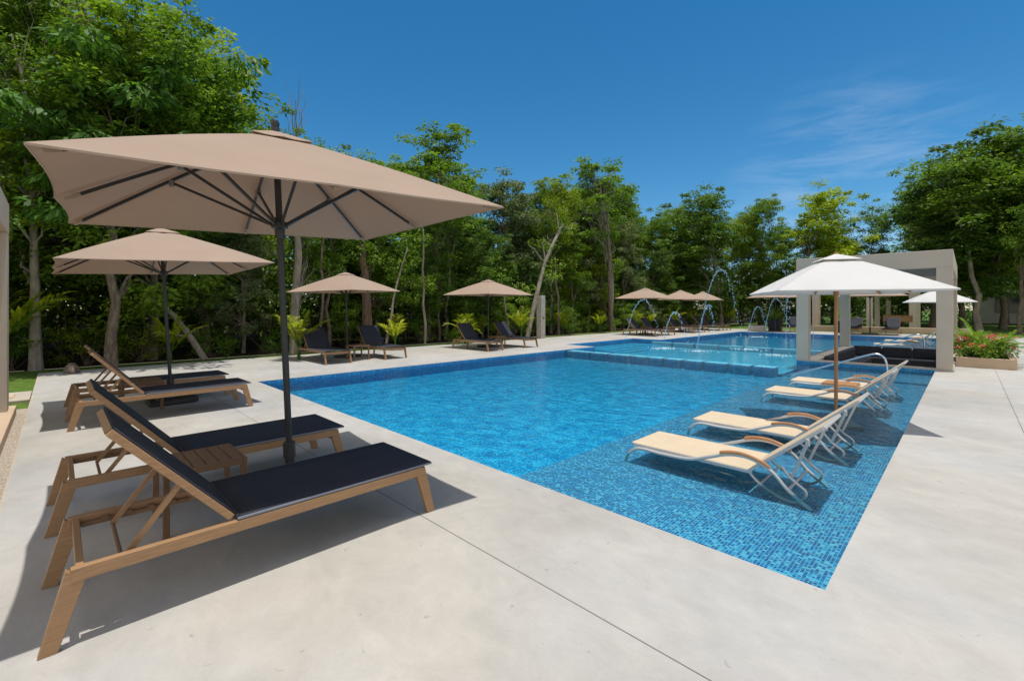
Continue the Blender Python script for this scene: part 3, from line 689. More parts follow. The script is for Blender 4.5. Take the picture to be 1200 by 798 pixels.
# filler rows
fr = random.Random(3)
GL = ['front', 'second', 'deepest']
for row, (X, step) in enumerate(((-17.4, 3.5), (-20.2, 3.0), (-24.0, 3.6))):
    y = -6.0 + row; cnt = 0
    while y < 40:
        xx = X + fr.uniform(-.7, .7); yy = y + fr.uniform(-.5, .5); p = px_of(xx, yy)
        ht = zat(xx, yy, max(skyline(p) + fr.uniform(4, 40), -25)); ht = min(ht, 15)
        if row == 0: ht *= fr.uniform(.6, .9)
        plant(fr.choice(['a', 'b', 'c', 'd', 'a', 'c']), xx, yy, ht, (lf := fr.choice(leafs)), fr.choice(['bark', 'bark_pale', 'bark']), '%s tree, %s from the left in the %s forest row' % (TONE[lf], ordn(cnt), GL[row]), GL[row] + ' forest row'); cnt += 1; y += step * fr.uniform(.85, 1.2)
for row, (dep, step) in enumerate(((41, 2.9), (47, 3.2))):
    lat = 4 + row*2; cnt = 0
    while lat < 52:
        r = lat/dep; xx, yy = (lat-dep)/math.sqrt(2), (lat+dep)/math.sqrt(2); p = 600 + CF*r
        ht = min(zat(xx, yy, skyline(p) + fr.uniform(6, 34)), 17)
        if p < 1400:
            plant(fr.choice(['a', 'c', 'b', 'd']), xx, yy, ht, (lf := fr.choice(leafs)), 'bark', '%s tree, %s from the left in the %s row behind the pool' % (TONE[lf], ordn(cnt), ['nearer', 'farther'][row]), ['nearer', 'farther'][row] + ' back forest row'); cnt += 1
        lat += step * fr.uniform(.85, 1.2)
# shrubs along the forest foot
sh = [make_shrub(31), make_shrub(32, 3.0, 1.2, 40, 80, .13), make_shrub(33, 1.6, 1.1, 26, 80, .10)]
ush = set()
def shrub(i, x, y, s, label, group, leaf=None):
    t = sh[i] if i not in ush else dup(sh[i]); ush.add(i)
    t.location = (x, y, -.05); t.scale = (s, s, s); t.rotation_euler = (0, 0, fr.uniform(0, 6.28)); tag(t, label, 'shrub', group)
    if leaf:
        for c in kids(t):
            if c.name.startswith('foliage'): c.material_slots[0].link = 'OBJECT'; c.material_slots[0].material = MT[leaf]
y = -4.; cnt = 0
while y < 36:
    shrub(fr.randrange(3), -16.4 + fr.uniform(-.4, .3), y, fr.uniform(.4, .85), 'low %s bush at the forest foot, %s from the left' % (TONE[(lf := fr.choice(leafs))], ordn(cnt)), 'forest edge bushes', lf); cnt += 1; y += fr.uniform(1.0, 1.8)
y = -6.; cnt = 0
while y < 40:
    shrub(1, -18.8 + fr.uniform(-.7, .7), y, fr.uniform(1.2, 1.7), 'tall %s bush between the forest trunks, %s from the left' % (TONE[(lf := fr.choice(['leaf_dark', 'leaf_mid']))], ordn(cnt)), 'understorey bushes', lf); cnt += 1; y += fr.uniform(1.5, 2.2)
lat = 3; cnt = 0
while lat < 34:
    dep = 39 + fr.uniform(-1.5, 1.5); shrub(fr.choice([0, 1]), (lat-dep)/math.sqrt(2), (lat+dep)/math.sqrt(2), fr.uniform(1.1, 1.8), '%s bush below the trees behind the pool, %s from left' % (TONE[(lf := fr.choice(['leaf_dark', 'leaf_mid']))], ordn(cnt)), 'far forest bushes', lf); cnt += 1; lat += 1.7
# the dark mass of undergrowth deep in the wood
rng = np.random.default_rng(77)
cc = []
for k in range(1500):
    if k < 1000: cc.append((rng.uniform(-29, -21.5), rng.uniform(-14, 46), rng.uniform(0, 5.5)))
    else:
        lat = rng.uniform(-4, 60); dep = rng.uniform(50, 56); cc.append(((lat-dep)/math.sqrt(2), (lat+dep)/math.sqrt(2), rng.uniform(0, 5.5)))
cc = np.array(cc); me = leafmesh('undergrowth', *clump_leaves(rng, cc, 60, rng.uniform(.7, 1.2, len(cc)), .36, .8), m='leaf_dark')
o = bpy.data.objects.new('undergrowth', me); COL.objects.link(o); tag(o, 'dark tangled undergrowth filling the depth of the forest', 'undergrowth', kind='stuff')
# bare twigs against the sky
bt = MB(); x, y = on_x(345, -18.5); zt_ = zat(x, y, 95); rng = np.random.default_rng(9)
bt.tube([(0,0,0),(.1,0,zt_*.5),(0,.05,zt_*.72)], [.09,.06,.035], 6)
for k in range(11):
    a = rng.random()*2*PI; bt.tube(limb_path((0,.05,zt_*.72), (.75*math.cos(a)*rng.random()**.5, .75*math.sin(a)*rng.random()**.5, zt_*rng.uniform(.88, 1)), rng, .05, 5), [.022,.018,.014,.01,.008,.005], 4)
o = bt.build('bare_tree', 'bark_pale'); o.location = (x, y, 0); tag(o, 'leafless pale tree with a broom of bare twigs against the sky', 'tree')
# lianas and leaning stems at the forest edge
def stem(px0, py0, px1, py1, X, r, bark, label, cat='tree trunk', fork=False):
    x0, y0 = on_x(px0, X); x1, y1 = on_x(px1, X); z0_ = 0; z1_ = zat(x1, y1, py1)
    e = empty('leaning_tree', (x0, y0, -.03), 0, label, 'tree', 'leaning stems'); rg = np.random.default_rng(int(px0)); b = MB()
    P = limb_path((0,0,0), (x1-x0, y1-y0, z1_), rg, .035, 8); b.tube(P, [r*(1-.5*i/8) for i in range(9)], 8)
    if fork:
        for k in range(5):
            q = P[4 + k % 4]; e_ = (q[0]+rg.normal()*.5, q[1]+rg.normal()*1.1, q[2]+rg.uniform(.6, 1.6)); b.tube(limb_path(q, e_, rg, .12, 5), [r*.4, r*.33, r*.26, r*.2, r*.14, .01], 6)
    b.build('trunk', bark, e)
    cen_ = np.array([P[-1], P[-2], P[-1]]) + rg.normal(size=(3, 3))*.4
    o_ = bpy.data.objects.new('crown', leafmesh('crown', *clump_leaves(rg, cen_, 120, np.full(3, .6), .14, .6), m='leaf_mid')); COL.objects.link(o_); o_.parent = e
stem(344, 420, 352, 180, -15.2, .13, 'bark_pale', 'pale smooth leaning trunk seen just right of the first umbrella pole')
stem(452, 405, 478, 290, -15.2, .05, 'bark_pale', 'slim pale stem leaning right beside the second navy lounger')
stem(375, 415, 378, 250, -15.4, .05, 'bark', 'thin brown stem behind the third umbrella')
stem(598, 396, 585, 330, -15.6, .05, 'bark_pale', 'short pale stem leaning left behind the fourth umbrella')
stem(618, 394, 660, 262, -15.8, .13, 'bark_pale', 'grey forked trunk leaning right beside the shower column', fork=True)
stem(240, 425, 170, 345, -15.6, .09, 'bark_pale', 'fallen pale trunk slanting behind the second umbrella pole')
stem(498, 404, 495, 262, -15.2, .055, 'bark_pale', 'straight slender pole trunk right of the navy lounger pair')
stem(655, 390, 650, 300, -15.8, .07, 'bark', 'vine covered trunk right of the shower column')
stem(716, 387, 712, 250, -16.0, .12, 'bark', 'upright grey trunk left of the far umbrella trio')
stem(432, 402, 424, 285, -15.6, .20, 'bark_brown', 'stout brown fibrous trunk between the third umbrella and the pale stem')
stem(858, 372, 820, 305, -24, .14, 'bark_pale', 'grey trunk leaning left behind the tall water jet')

# young palms by the deck
PA = [make_palm(41, 8, 1.0), make_palm(42, 7, .85, rise=(.9, 1.4)), make_palm(43, 9, 1.15, droop=.6)]
up_ = set()
def palm(i, x, y, s, label):
    t = PA[i] if i not in up_ else dup(PA[i]); up_.add(i); t.location = (x, y, -.03); t.scale = (s*1.25, s*1.25, s*1.35); t.rotation_euler = (0, 0, fr.uniform(0, 6)); tag(t, label, 'palm', 'young palms along the forest edge')
for i, px, py, s, lb in ((0, 350, 421, 1.15, 'yellow green young palm behind the first umbrella pole, left of the navy loungers'), (1, 463, 409, 1.0, 'upright young palm just right of the nearest navy lounger pair'),
    (2, 545, 403, .95, 'spreading young palm behind the lounger under the fourth umbrella'), (1, 611, 397, 1.25, 'bright young palm between the fourth umbrella and the shower column'), (0, 660, 391.5, 1.1, 'small young palm right of the shower column'),
    (1, 703, 389, 1.05, 'small young palm left of the upright grey trunk'), (2, 745, 385.5, 1.0, 'young palm behind the first far lounger'), (0, 762, 384.5, 1.0, 'young palm between the far loungers of the first far umbrella'),
    (2, 790, 384, 1.1, 'young palm behind the middle far umbrella'), (1, 812, 382.5, 1.2, 'young palm behind the loungers of the third far umbrella'), (1, 855, 381.5, 1.3, 'upright young palm alone right of the far umbrella trio'),
    (2, 200, 424, .95, 'shaggy young palm behind the second umbrella pole'), (0, -8, 436, 1.7, 'palm with long fronds showing right of the left edge pillar'), (1, 1046, 381.5, 1.1, 'small palm on the lawn behind the pavilion')):
    x, y = at(px, py); palm(i, x, y, s, lb)

# ------------------------------------------------------------------ dark umbrellas
def make_umbrella(a=1.22, h=2.72, drop=.60, m='taupe', pole='dark_alu', wood=False, name='umbrella'):
    e = empty(name)
    # canopy: 8 sectors between corner ribs and mid ribs
    K = 7; pts8 = []
    for k in range(8):
        an = -PI/4*3 + k*PI/4; c, s_ = math.cos(an), math.sin(an); q = a / max(abs(c), abs(s_)); pts8.append((c*q, s_*q))
    def build_can(scale0, scale1, ztop, zr, th, sag, scal, cr=.03):
        b = MB(); n = K + 1; V_ = []
        for side in (0, 1):
            for sct in range(8):
                A = Vector(pts8[sct]); B = Vector(pts8[(sct+1) % 8])
                for i in range(n):
                    t = scale0 + (scale1-scale0)*i/K
                    for j in range(n):
                        u = j/K; P = A.lerp(B, u)*t; bow = math.sin(PI*u)
                        P = P*(1 - scal*bow*(i/K)**3); rr = i/K
                        z = ztop - zr*(t) - sag*bow*t*math.sin(PI*min(1, t*.9)) + cr*math.sin(PI*t)
                        V_.append((P.x, P.y, z - side*th))
        F = []
        for side in (0, 1):
            for sct in range(8):
                o_ = (side*8 + sct)*n*n
                for i in range(K):
                    for j in range(K):
                        q = (o_+i*n+j, o_+(i+1)*n+j, o_+(i+1)*n+j+1, o_+i*n+j+1); F.append(q if side == 0 else q[::-1])
        for sct in range(8):
            for j in range(K):
                t0 = sct*n*n + K*n + j; b0 = (8+sct)*n*n + K*n + j; F.append((t0, b0, b0+1, t0+1))
        b.add(V_, F); return b
    b = build_can(.10, 1.0, h - .02, drop, .004, .003, .020, .015)
    if False: pass
    can = b.build('canopy', m, e, smooth=False)
    # weld for smooth panels
    import bmesh as _bm
    bm = _bm.new(); bm.from_mesh(can.data); _bm.ops.remove_doubles(bm, verts=bm.verts, dist=.0015); bm.to_mesh(can.data); bm.free()
    can.data.polygons.foreach_set('use_smooth', [True]*len(can.data.polygons)); can.data.set_sharp_from_angle(angle=math.radians(22))
    # hem: narrow double edge
    hem = MB()
    for k in range(8):
        A = Vector(pts8[k]); B = Vector(pts8[(k+1) % 8]); pr = None
        for j in range(K+1):
            u = j/K; P = A.lerp(B, u)*(1 - .020*math.sin(PI*u)); q = (P.x*1.001, P.y*1.001, h-.02-drop - .003*math.sin(PI*u)*math.sin(PI*.9))
            if pr: hem.add([pr, q, (q[0], q[1], q[2]-(.018 if wood else .010)), (pr[0], pr[1], pr[2]-(.018 if wood else .010))], [(0,1,2,3)])
            pr = q
    hem.build('hem', m, e)
    vc = build_can(.0, .17 if not wood else .25, h + (.004 if not wood else -.002), drop*1.0, .004, .0, .12 if not wood else .05, .015 if not wood else .045).build('vent_cap', m, e, smooth=True)
    F_ = MB().lathe([(.001, h+.085), (.022, h+.08), (.032, h+.055), (.026, h+.03), (.03, h+.025), (.03, h-.01)] [::-1], 14).build('finial', pole, e) if not wood else None
    pr_r = .024 if not wood else .023
    hubz = h - drop - .10 if not wood else h - drop + .02
    MB().tube([(0,0,.0), (0,0,h+.02)], pr_r, 16).build('pole', pole, e)
    MB().lathe([(.03, hubz-.10), (.034, hubz-.09), (.036, hubz-.03), (.058, hubz-.02), (.06, hubz+.02), (.035, hubz+.03), (.03, hubz+.06)], 16).build('hub', pole, e)
    MB().lathe([(.028, h-.16), (.05, h-.15), (.05, h-.10), (.028, h-.09)], 14).build('crown_hub', pole, e)
    rw = .016 if not wood else .024
    for k, (x, y) in enumerate(pts8):
        zr = lambda t: h - .02 - drop*t + .015*math.sin(PI*t) - .022 - rw*.4
        P = [(x*t*.985, y*t*.985, zr(t)) for t in (.06, .2, .4, .6, .8, .95)]
        r = MB()
        for p, q in zip(P[:-1], P[1:]): r.bar(p, q, rw, rw*1.25)
        rib = r.build('rib', pole, e)
        t = .5; jx = (x*t*.985, y*t*.985, zr(t) - .015)
        MB().bar((x/math.hypot(x, y)*.05, y/math.hypot(x, y)*.05, hubz), jx, rw*.95, rw*1.15).build('strut', pole, e)
        if not wood: MB().box((-.022, -.018, -.03), (.022, .018, .02)).build('joint', 'plastic_grey', rib, bevel=.006).location = jx
        if not wood:
            d = Vector((x, y, -drop)).normalized(); tip = Vector((x*.985, y*.985, zr(1.0) + .002)); MB().bar(tip - d*.11, tip - d*.03, .026, .018).build('rib_pocket', m, rib)
    return e
um = make_umbrella()
MB().lathe([(.034, .26), (.045, .25), (.045, .36), (.034, .37)], 14).build('clamp', 'dark_alu', um)
MB().box((-.30, -.30, 0), (.30, .30, .075)).build('base', 'dark_alu', um, bevel=.012); MB().lathe([(.05, .075), (.045, .09), (.036, .10), (.036, .30)], 20).build('sleeve', 'dark_alu', um)
def tilt(o, up):
    q = Vector((0, 0, 1)).rotation_difference(Vector(up).normalized()); o.rotation_mode = 'QUATERNION'
    from mathutils import Quaternion
    o.rotation_quaternion = q @ Quaternion((0, 0, 1), o.rotation_euler.z)
um.location = (-3.842, 1.33, 0); um.rotation_euler = (0, 0, -.063); um.scale = (1.025, 1.025, 1.04)
tag(um, 'large taupe square umbrella in the foreground at left, over the nearest loungers', 'umbrella', 'taupe umbrellas'); tilt(um, (.011, -.045, 1))
def umb(x, y, rz, s, label, up=(0, 0, 1), sz=1.0):
    t = dup(um); t.location = (x, y, 0); t.scale = (s, s, s*sz); t.rotation_euler = (0, 0, rz); t.rotation_mode = 'XYZ'; t['label'] = label; t['group'] = 'taupe umbrellas'
    t.rotation_euler = (0, 0, rz); tilt(t, up); return t
umb(-8.68, 1.25, .01, .985, 'taupe umbrella over the second pair of loungers, left behind the nearest umbrella', (-.021, -.048, 1))
umb(-12.9, 6.05, .45, .92, 'taupe umbrella over the navy lounger pair, seen just right of the big umbrella pole', (-.01, -.02, 1))
umb(-12.6, 11.35, .08, .97, 'taupe umbrella standing alone mid picture above two navy loungers left of the shower column', sz=.95)
umb(-12.5, 22.9, .05, 1.0, 'leftmost of the three overlapping far taupe umbrellas', sz=.94)
umb(-12.5, 27.2, .60, 1.0, 'middle one of the three overlapping far taupe umbrellas', sz=.94)
umb(-12.5, 30.6, .30, 1.0, 'rightmost of the three overlapping far taupe umbrellas', sz=.94)
umb(-8.4, 31.5, .7, 1.0, 'far taupe umbrella seen just left of the left pavilion pillar')
umb(-3.75, 31.5, .5, 1.0, 'far taupe umbrella seen through the pavilion beyond the back pool edge')

# white wooden umbrellas standing in the water
wu = make_umbrella(.94, 2.26 + .16, .52, 'cream', 'teak_red', True, 'white_umbrella')
MB().box((-.25, -.25, .0), (.25, .25, .06)).build('base', 'stone', wu, bevel=.01)
wu.location = (-1.26, 7.5, ZS); wu.scale = (.955, .955, .968); wu.rotation_euler = (0, 0, .485); tag(wu, 'cream white umbrella on a wooden pole standing in the shallow water between sand loungers', 'umbrella', 'white umbrellas')
w2 = dup(wu, (-.78, 23.3, ZS), .2, 'far white umbrella half hidden behind the right pavilion pillar')

# ------------------------------------------------------------------ wooden loungers
def make_lounger():
    e = empty('sun_lounger'); W_ = .35; T = .036; zr0, zr1 = .255, .335; Lx = 1.92
    for s_ in (-1, 1):
        y = s_*(W_ - T/2)
        fr_ = MB(); fr_.bar((.07, y, .306), (Lx-.07, y, .306), T, .057); fr_.build('side_rail', 'teak', e, bevel=.003)
        # splayed blade legs: wide at the top, mitred at the rail
        for (xt0, xt1, xb0, xb1) in ((.055, .118, -.03, .032), (Lx-.055, Lx-.118, Lx+.03, Lx-.032)):
            lg = MB(); a = [(xt0, .334), (xt1, .280), (xb1, 0), (xb0, 0)]
            vs = [(p[0], y-T/2+.002, p[1]) for p in a] + [(p[0], y+T/2-.002, p[1]) for p in a]
            lg.add(vs, [(0,1,2,3),(7,6,5,4),(0,4,5,1),(1,5,6,2),(2,6,7,3),(3,7,4,0)]); lg.build('leg', 'teak', e, bevel=.003)
    MB().bar((.10, -W_+T, .295), (.10, W_-T, .295), .028, .06).build('end_bar', 'teak', e, bevel=.003)
    MB().bar((Lx-.10, -W_+T, .28), (Lx-.10, W_-T, .28), .028, .06).build('end_bar', 'teak', e, bevel=.003)
    MB().bar((1.2, -W_+T, .30), (1.2, W_-T, .30), .03, .03).build('cross_bar', 'teak', e)
    # seat sling with light edge strip
    b = MB(); n = 10
    for i in range(n+1):
        x = .70 + (Lx+.005-.70)*i/n
        for j in range(7):
            u = -1 + 2*j/6; b.v.append((x, u*(W_-.012), .352 - .010*(1-u*u)*math.sin(PI*i/n)))
    for i in range(n):
        for j in range(6): b.f.append((i*7+j, (i+1)*7+j, (i+1)*7+j+1, i*7+j+1))
    s = b.build('seat_sling', 'sling', e, smooth=True); sm = s.modifiers.new('t', 'SOLIDIFY'); sm.thickness = .010
    for s_ in (-1, 1): MB().bar((.70, s_*(W_-.008), .345), (Lx, s_*(W_-.008), .345), .014, .010).build('sling_edge', 'slinglight', s)
    MB().bar((.705, -W_+.03, .345), (.705, W_-.03, .345), .02, .022).build('seat_frame', 'dark_alu', e)
    # backrest
    bx_, bz = .68, .35; dx, dz = -.485, .54; Lb = math.hypot(dx, dz); D = Vector((dx/Lb, 0, dz/Lb)); Nn = Vector((dz/Lb, 0, -dx/Lb))
    back = empty('backrest'); back.parent = e
    for s_ in (-1, 1):
        y = s_*(W_-.045); MB().bar(Vector((bx_, y, bz)), Vector((bx_, y, bz)) + D*Lb, .032, .034, up=Nn).build('back_rail', 'teak', back, bevel=.003)
    top = Vector((bx_, 0, bz)) + D*(Lb-.012); MB().bar(top - Vector((0, W_-.062, 0)), top + Vector((0, W_-.062, 0)), .034, .03, up=D).build('top_bar', 'teak', back)
    b = MB(); n = 8
    for i in range(n+1):
        c = Vector((bx_, 0, bz)) + D*(Lb*(.0 + 1.0*i/n)) + Nn*.022
        for j in range(7):
            u = -1 + 2*j/6; p = c - Nn*.014*(1-u*u)*math.sin(PI*i/n); b.v.append((p.x, u*(W_-.035), p.z))
    for i in range(n):
        for j in range(6): b.f.append((i*7+j, i*7+j+1, (i+1)*7+j+1, (i+1)*7+j))
    s = b.build('back_sling', 'sling', back, smooth=True); sm = s.modifiers.new('t', 'SOLIDIFY'); sm.thickness = .010; sm.offset = 0
    mid_ = Vector((bx_, 0, bz)) + D*(Lb*.42) - Nn*.02
    for s_ in (-1, 1):
        MB().bar((mid_.x, s_*.255, mid_.z), (.245, s_*.255, .275), .020, .024).build('brace', 'teak', back)
        rk = MB().bar((.12, s_*.300, .291), (.60, s_*.300, .291), .027, .020)
        for k in range(4): rk.box((.2+k*.1, s_*.296-.017, .295), (.23+k*.1, s_*.296+.016, .312))
        rk.build('rack', 'teak2', e)
    MB().tube([(.245, -.27, .272), (.245, .27, .272)], .009, 8).build('brace_rod', 'teak2', back)
    return e
lo = make_lounger()
def lounger(x, y, rz, label, group='wood framed loungers', first=[True]):
    t = lo if first[0] else dup(lo); first[0] = False; t.location = (x, y, 0); t.rotation_euler = (0, 0, rz); tag(t, label, 'sun lounger', group)
H90 = PI/2
lounger(-3.05, -.03, H90, 'nearest navy sling lounger at the lower left corner, closest to the camera')
lounger(-4.45, -.03, H90, 'second navy lounger from the camera, on the far side of the slatted table')
lounger(-7.78, .10, H90 + .02, 'third navy lounger from the camera, near side of the second umbrella')
lounger(-9.02, .10, H90 + .02, 'fourth navy lounger from the camera, far side of the second umbrella')
lounger(-13.45, 5.17, 0, 'left navy lounger of the pair under the umbrella right of the big pole')
lounger(-13.45, 6.85, 0, 'right navy lounger of the pair under the umbrella right of the big pole')
lounger(-13.15, 10.45, 0, 'left navy lounger under the umbrella left of the shower column')
lounger(-13.25, 12.35, 0, 'right navy lounger beside the shower column, next to the small table')
for y, lb in ((21.7, 'far navy lounger leftmost of the row of six'), (23.1, 'far navy lounger second from left in the row of six'), (26.2, 'far navy lounger third from left in the row of six'), (27.7, 'far navy lounger fourth from left in the row of six'), (30.0, 'far navy lounger fifth from left in the row of six'), (31.3, 'far navy lounger rightmost in the row of six')):
    lounger(-13.0, y, 0, lb)
lounger(-7.6, 33.0, -H90, 'far navy lounger beside the agave pot behind the back pool edge')
lounger(-4.55, 33.1, -H90, 'far navy lounger seen through the pavilion, left of the far umbrella pole')
lounger(-2.9, 33.1, -H90, 'far navy lounger seen through the pavilion, right of the far umbrella pole')

def make_table():
    e = empty('side_table'); a = .235
    tp = MB()
    for k in range(6): y = -a + .02 + k*(2*a-.04-.062)/5; tp.box((-a+.02, y, .40), (a-.02, y+.066, .415))
    tp.build('slat_top', 'teak2', e)
    f = MB()
    for s_ in (-1, 1): f.bar((-a, s_*(a-.012), .395), (a, s_*(a-.012), .395), .024, .04); f.bar((s_*(a-.012), -a+.026, .395), (s_*(a-.012), a-.026, .395), .024, .038)
    f.build('apron', 'teak2', e)
    for i in (-1, 1):
        for j in (-1, 1): MB().bar((i*(a-.02), j*(a-.02), 0), (i*(a-.02), j*(a-.02), .375), .034, .034, up=(1, 0, 0)).build('leg', 'teak2', e)
    return e
tb = make_table(); tb.location = (-3.77, .70, 0); tag(tb, 'brown slatted side table between the two nearest loungers', 'side table', 'slatted side tables')
dup(tb, (-8.4, .85, 0), None, 'slatted side table between the second pair of loungers'); dup(tb, (-12.15, 6.0, 0), None, 'small slatted table between the pair of loungers right of the big pole'); dup(tb, (-12.3, 11.5, 0), None, 'small slatted table beside the shower column loungers')
dup(tb, (-12.2, 22.4, 0), None, 'small table between the two leftmost far loungers'); dup(tb, (-12.2, 27.0, 0), None, 'small table between the middle pair of far loungers')

# ------------------------------------------------------------------ sand coloured pool loungers
def curve(P, n=8):
    """Catmull-Rom through P"""
    P = [Vector(p) for p in P]; Q = [P[0]*2 - P[1]] + P + [P[-1]*2 - P[-2]]; out = []
    for i in range(1, len(Q)-2):
        for k in range(n):
            t = k/n; a, b, c, d = Q[i-1:i+3]; out.append(.5*((2*b) + (c-a)*t + (2*a-5*b+4*c-d)*t*t + (3*b-a-3*c+d)*t**3))
    out.append(P[-1]); return out
def make_wlounger():
    e = empty('pool_lounger'); W_ = .31; zs = .20
    for s_ in (-1, 1):
        y = s_*(W_+.01)
        MB().tube(curve([(-.06, y, 0), (-.01, y, .10), (.10, y, .165), (.35, y, .165), (.62, y, .18), (.80, y, .24), (.98, y, .305), (1.16, y, .31), (1.32, y, .24), (1.44, y, .12), (1.60, y, 0)], 7), .0155, 10).build('side_frame', 'alu', e)
        MB().tube(curve([(.90, y, .305), (1.0, y, .328), (1.12, y, .331), (1.24, y, .30), (1.31, y, .262)], 5), [.010]+[.017]*19+[.010], 8).build('armrest', 'teak_red', e)
        MB().bar((.02, s_*(W_-.02), zs-.012), (1.16, s_*(W_-.02), zs-.012), .026, .03).build('seat_rail', 'alu', e, bevel=.004)
        # rear carriage legs
        MB().tube(curve([(1.12, s_*(W_-.03), zs-.01), (1.22, s_*(W_-.03), .10), (1.40, s_*(W_-.03), .02), (1.50, s_*(W_-.03), .03), (1.56, s_*(W_-.03), .12), (1.46, s_*(W_-.03), .20), (1.38, s_*(W_-.03), .29)], 5), .011, 8).build('rear_strut', 'alu', e)
    MB().tube([(.10, -W_, .165), (.10, W_, .165)], .012, 8).build('cross_bar', 'alu', e)
    MB().tube([(1.44, -W_-.01, .12), (1.44, W_+.01, .12)], .012, 8).build('cross_bar', 'alu', e)
    MB().tube([(1.22, -W_+.03, .10), (1.22, W_-.03, .10)], .010, 8).build('cross_bar', 'alu', e)
    MB().box((0.0, -W_+.012, zs-.004), (1.14, W_-.012, zs+.008)).build('seat_sling', 'beige_sling', e, bevel=.004)
    back = empty('backrest'); back.parent = e; A = Vector((1.14, 0, zs+.0)); B = Vector((1.68, 0, zs+.46)); D = (B-A).normalized(); Nn = Vector((-D.z, 0, D.x))
    for s_ in (-1, 1):
        o_ = Vector((0, s_*(W_-.005), 0)); MB().bar(A+o_, B+o_, .018, .027, up=Nn).build('back_rail', 'alu', back, bevel=.004)
        MB().box((-.016, -.008, -.03), (.016, .008, .03)).build('pivot', 'alu', back, bevel=.008).location = A + D*.55 + o_*1.06 - Nn*.03
        MB().bar(A + D*.55 + o_*1.06 - Nn*.03, (1.46, s_*(W_-.03), .22), .016, .02).build('brace', 'alu', back)
    MB().tube([B - Vector((0, W_, 0)), B + Vector((0, W_, 0))], .016, 10).build('top_bar', 'alu', back)
    s = MB(); a0 = A + D*.03 + Nn*.010; b0 = B - D*.005 + Nn*.012
    for y in (-W_+.015, W_-.015): s.v += [tuple(a0 + Vector((0, y, 0))), tuple(b0 + Vector((0, y, 0)))]
    s.f = [(0, 2, 3, 1)]; q = s.build('back_sling', 'beige_sling', back); sm = q.modifiers.new('t', 'SOLIDIFY'); sm.thickness = .008; sm.offset = 0
    return e
wl_ = make_wlounger()
first = True
for x, y, rz, lb in ((-2.47, 4.53, 0, 'nearest sand coloured pool lounger in the shallow water'), (-2.45, 5.98, 0, 'second sand coloured pool lounger from the camera'), (-2.44, 8.84, 0, 'third sand coloured pool lounger, just behind the white umbrella pole'), (-2.43, 10.38, 0, 'fourth sand coloured pool lounger, closest to the pavilion'),
                     (-2.6, 22.9, 0, 'far sand coloured pool lounger nearer to the pavilion, beyond it'), (-2.55, 25.8, 0, 'farthest sand coloured pool lounger in the back shallow')):
    t = wl_ if first else dup(wl_); first = False; t.location = (x, y, ZS); t.rotation_euler = (0, 0, rz); tag(t, lb, 'pool lounger', 'sand coloured pool loungers')
wt = empty('pool_side_table', (-1.55, 9.62, ZS), 0, 'low teak topped table standing in the water between the two farther loungers', 'side table')
tt = MB()
for k in range(5): tt.box((-.24, -.22+k*.09, .285), (.24, -.22+k*.09+.082, .305))
tt.build('slat_top', 'teak_red', wt, bevel=.003)
MB().box((-.25, -.23, .262), (.25, .23, .283)).build('apron', 'alu', wt)
for i in (-1, 1):
    for j in (-1, 1): MB().tube([(i*.22, j*.2, 0), (i*.22, j*.2, .265)], .013, 8).build('leg', 'alu', wt)

# handrails
def rail(x, y, label):
    e = empty('handrail', (x, y, ZS), 0, label, 'handrail', 'steel pool handrails')
    MB().tube(curve([(0, 0, 0), (0, 0, .40), (-.04, 0, .60), (-.14, 0, .67), (-.30, 0, .645), (-.8, 0, .44), (-1.5, 0, .16), (-1.75, 0, .04)], 8), .019, 12).build('tube', 'steel', e)
    MB().lathe([(.05, 0), (.05, .012), (.022, .02)], 16).build('flange', 'steel', e)
rail(-1.12, 11.65, 'curved steel handrail in the shallow water in front of the pavilion')
rail(-1.05, 21.3, 'curved steel handrail beyond the pavilion at the back shallow')

# shower column
x, y = -14.35, 16.3
sc_ = empty('shower_column', (x, y, 0), 0, 'pale stone shower column standing at the deck edge between two palms', 'shower column')
b = MB(); zz = 0
while zz < 2.0:
    b.box((-.15, -.15, zz), (.15, .15, zz + .094)); zz += .1
b.build('stone_blocks', 'stone', sc_, bevel=.008)
MB().box((-.138, -.138, 0), (.138, .138, 2.05)).build('core', 'stone', sc_)
MB().tube([(.17, 0, 1.75), (.30, 0, 1.78), (.31, 0, 1.72)], .015, 8).build('shower_head', 'steel', sc_)
MB().box((.17, -.03, .95), (.20, .03, 1.02)).build('tap', 'dark_alu', sc_)

# ------------------------------------------------------------------ water jets
def jet(Y, px0, py0, pxp, pyp, px1, py1, label, dens=1.0):
    """parabola in the plane y=Y from (px0,py0) over the peak to (px1,py1)"""
    A = on_y(px0, Y); P_ = on_y(pxp, Y); B = on_y(px1, Y)
    xa, xp, xb = A[0], P_[0], B[0]; za = max(ZW, zat(xa, Y, py0)); zp = zat(xp, Y, pyp); zb = max(ZW, zat(xb, Y, py1))
    m_ = MB(); rg = random.Random(int(px0*7)); n = int(95*dens); prev = []
    for i in range(n):
        t = i/(n-1)
        if t < .5: u = t*2; x = xa + (xp-xa)*u; z = zp - (zp-za)*(1-u)**2
        else: u = t*2-1; x = xp + (xb-xp)*u; z = zp - (zp-zb)*u**2
        s = .008 + .010*rg.random(); j = .006 + .03*t
        m_.ico((x + rg.gauss(0, j), Y + rg.gauss(0, j), z + rg.gauss(0, j)), s)
        if t < .42: prev.append((x, Y, z))
    m_.sm = True; m_.tube(prev, [.0055]*len(prev), 6)
    o_ = m_.build('water_jet', 'drops', smooth=True); tag(o_, label, 'water jet', 'fountain jets')
jet(16.0, 733, 397, 754, 351, 773, 392, 'leftmost water jet rising behind the leftmost far umbrella')
jet(15.0, 778, 398, 791, 366, 806, 408, 'low water jet second from left')
jet(15.5, 816, 411, 831, 358, 837, 392, 'narrow water jet just left of the tall arch')
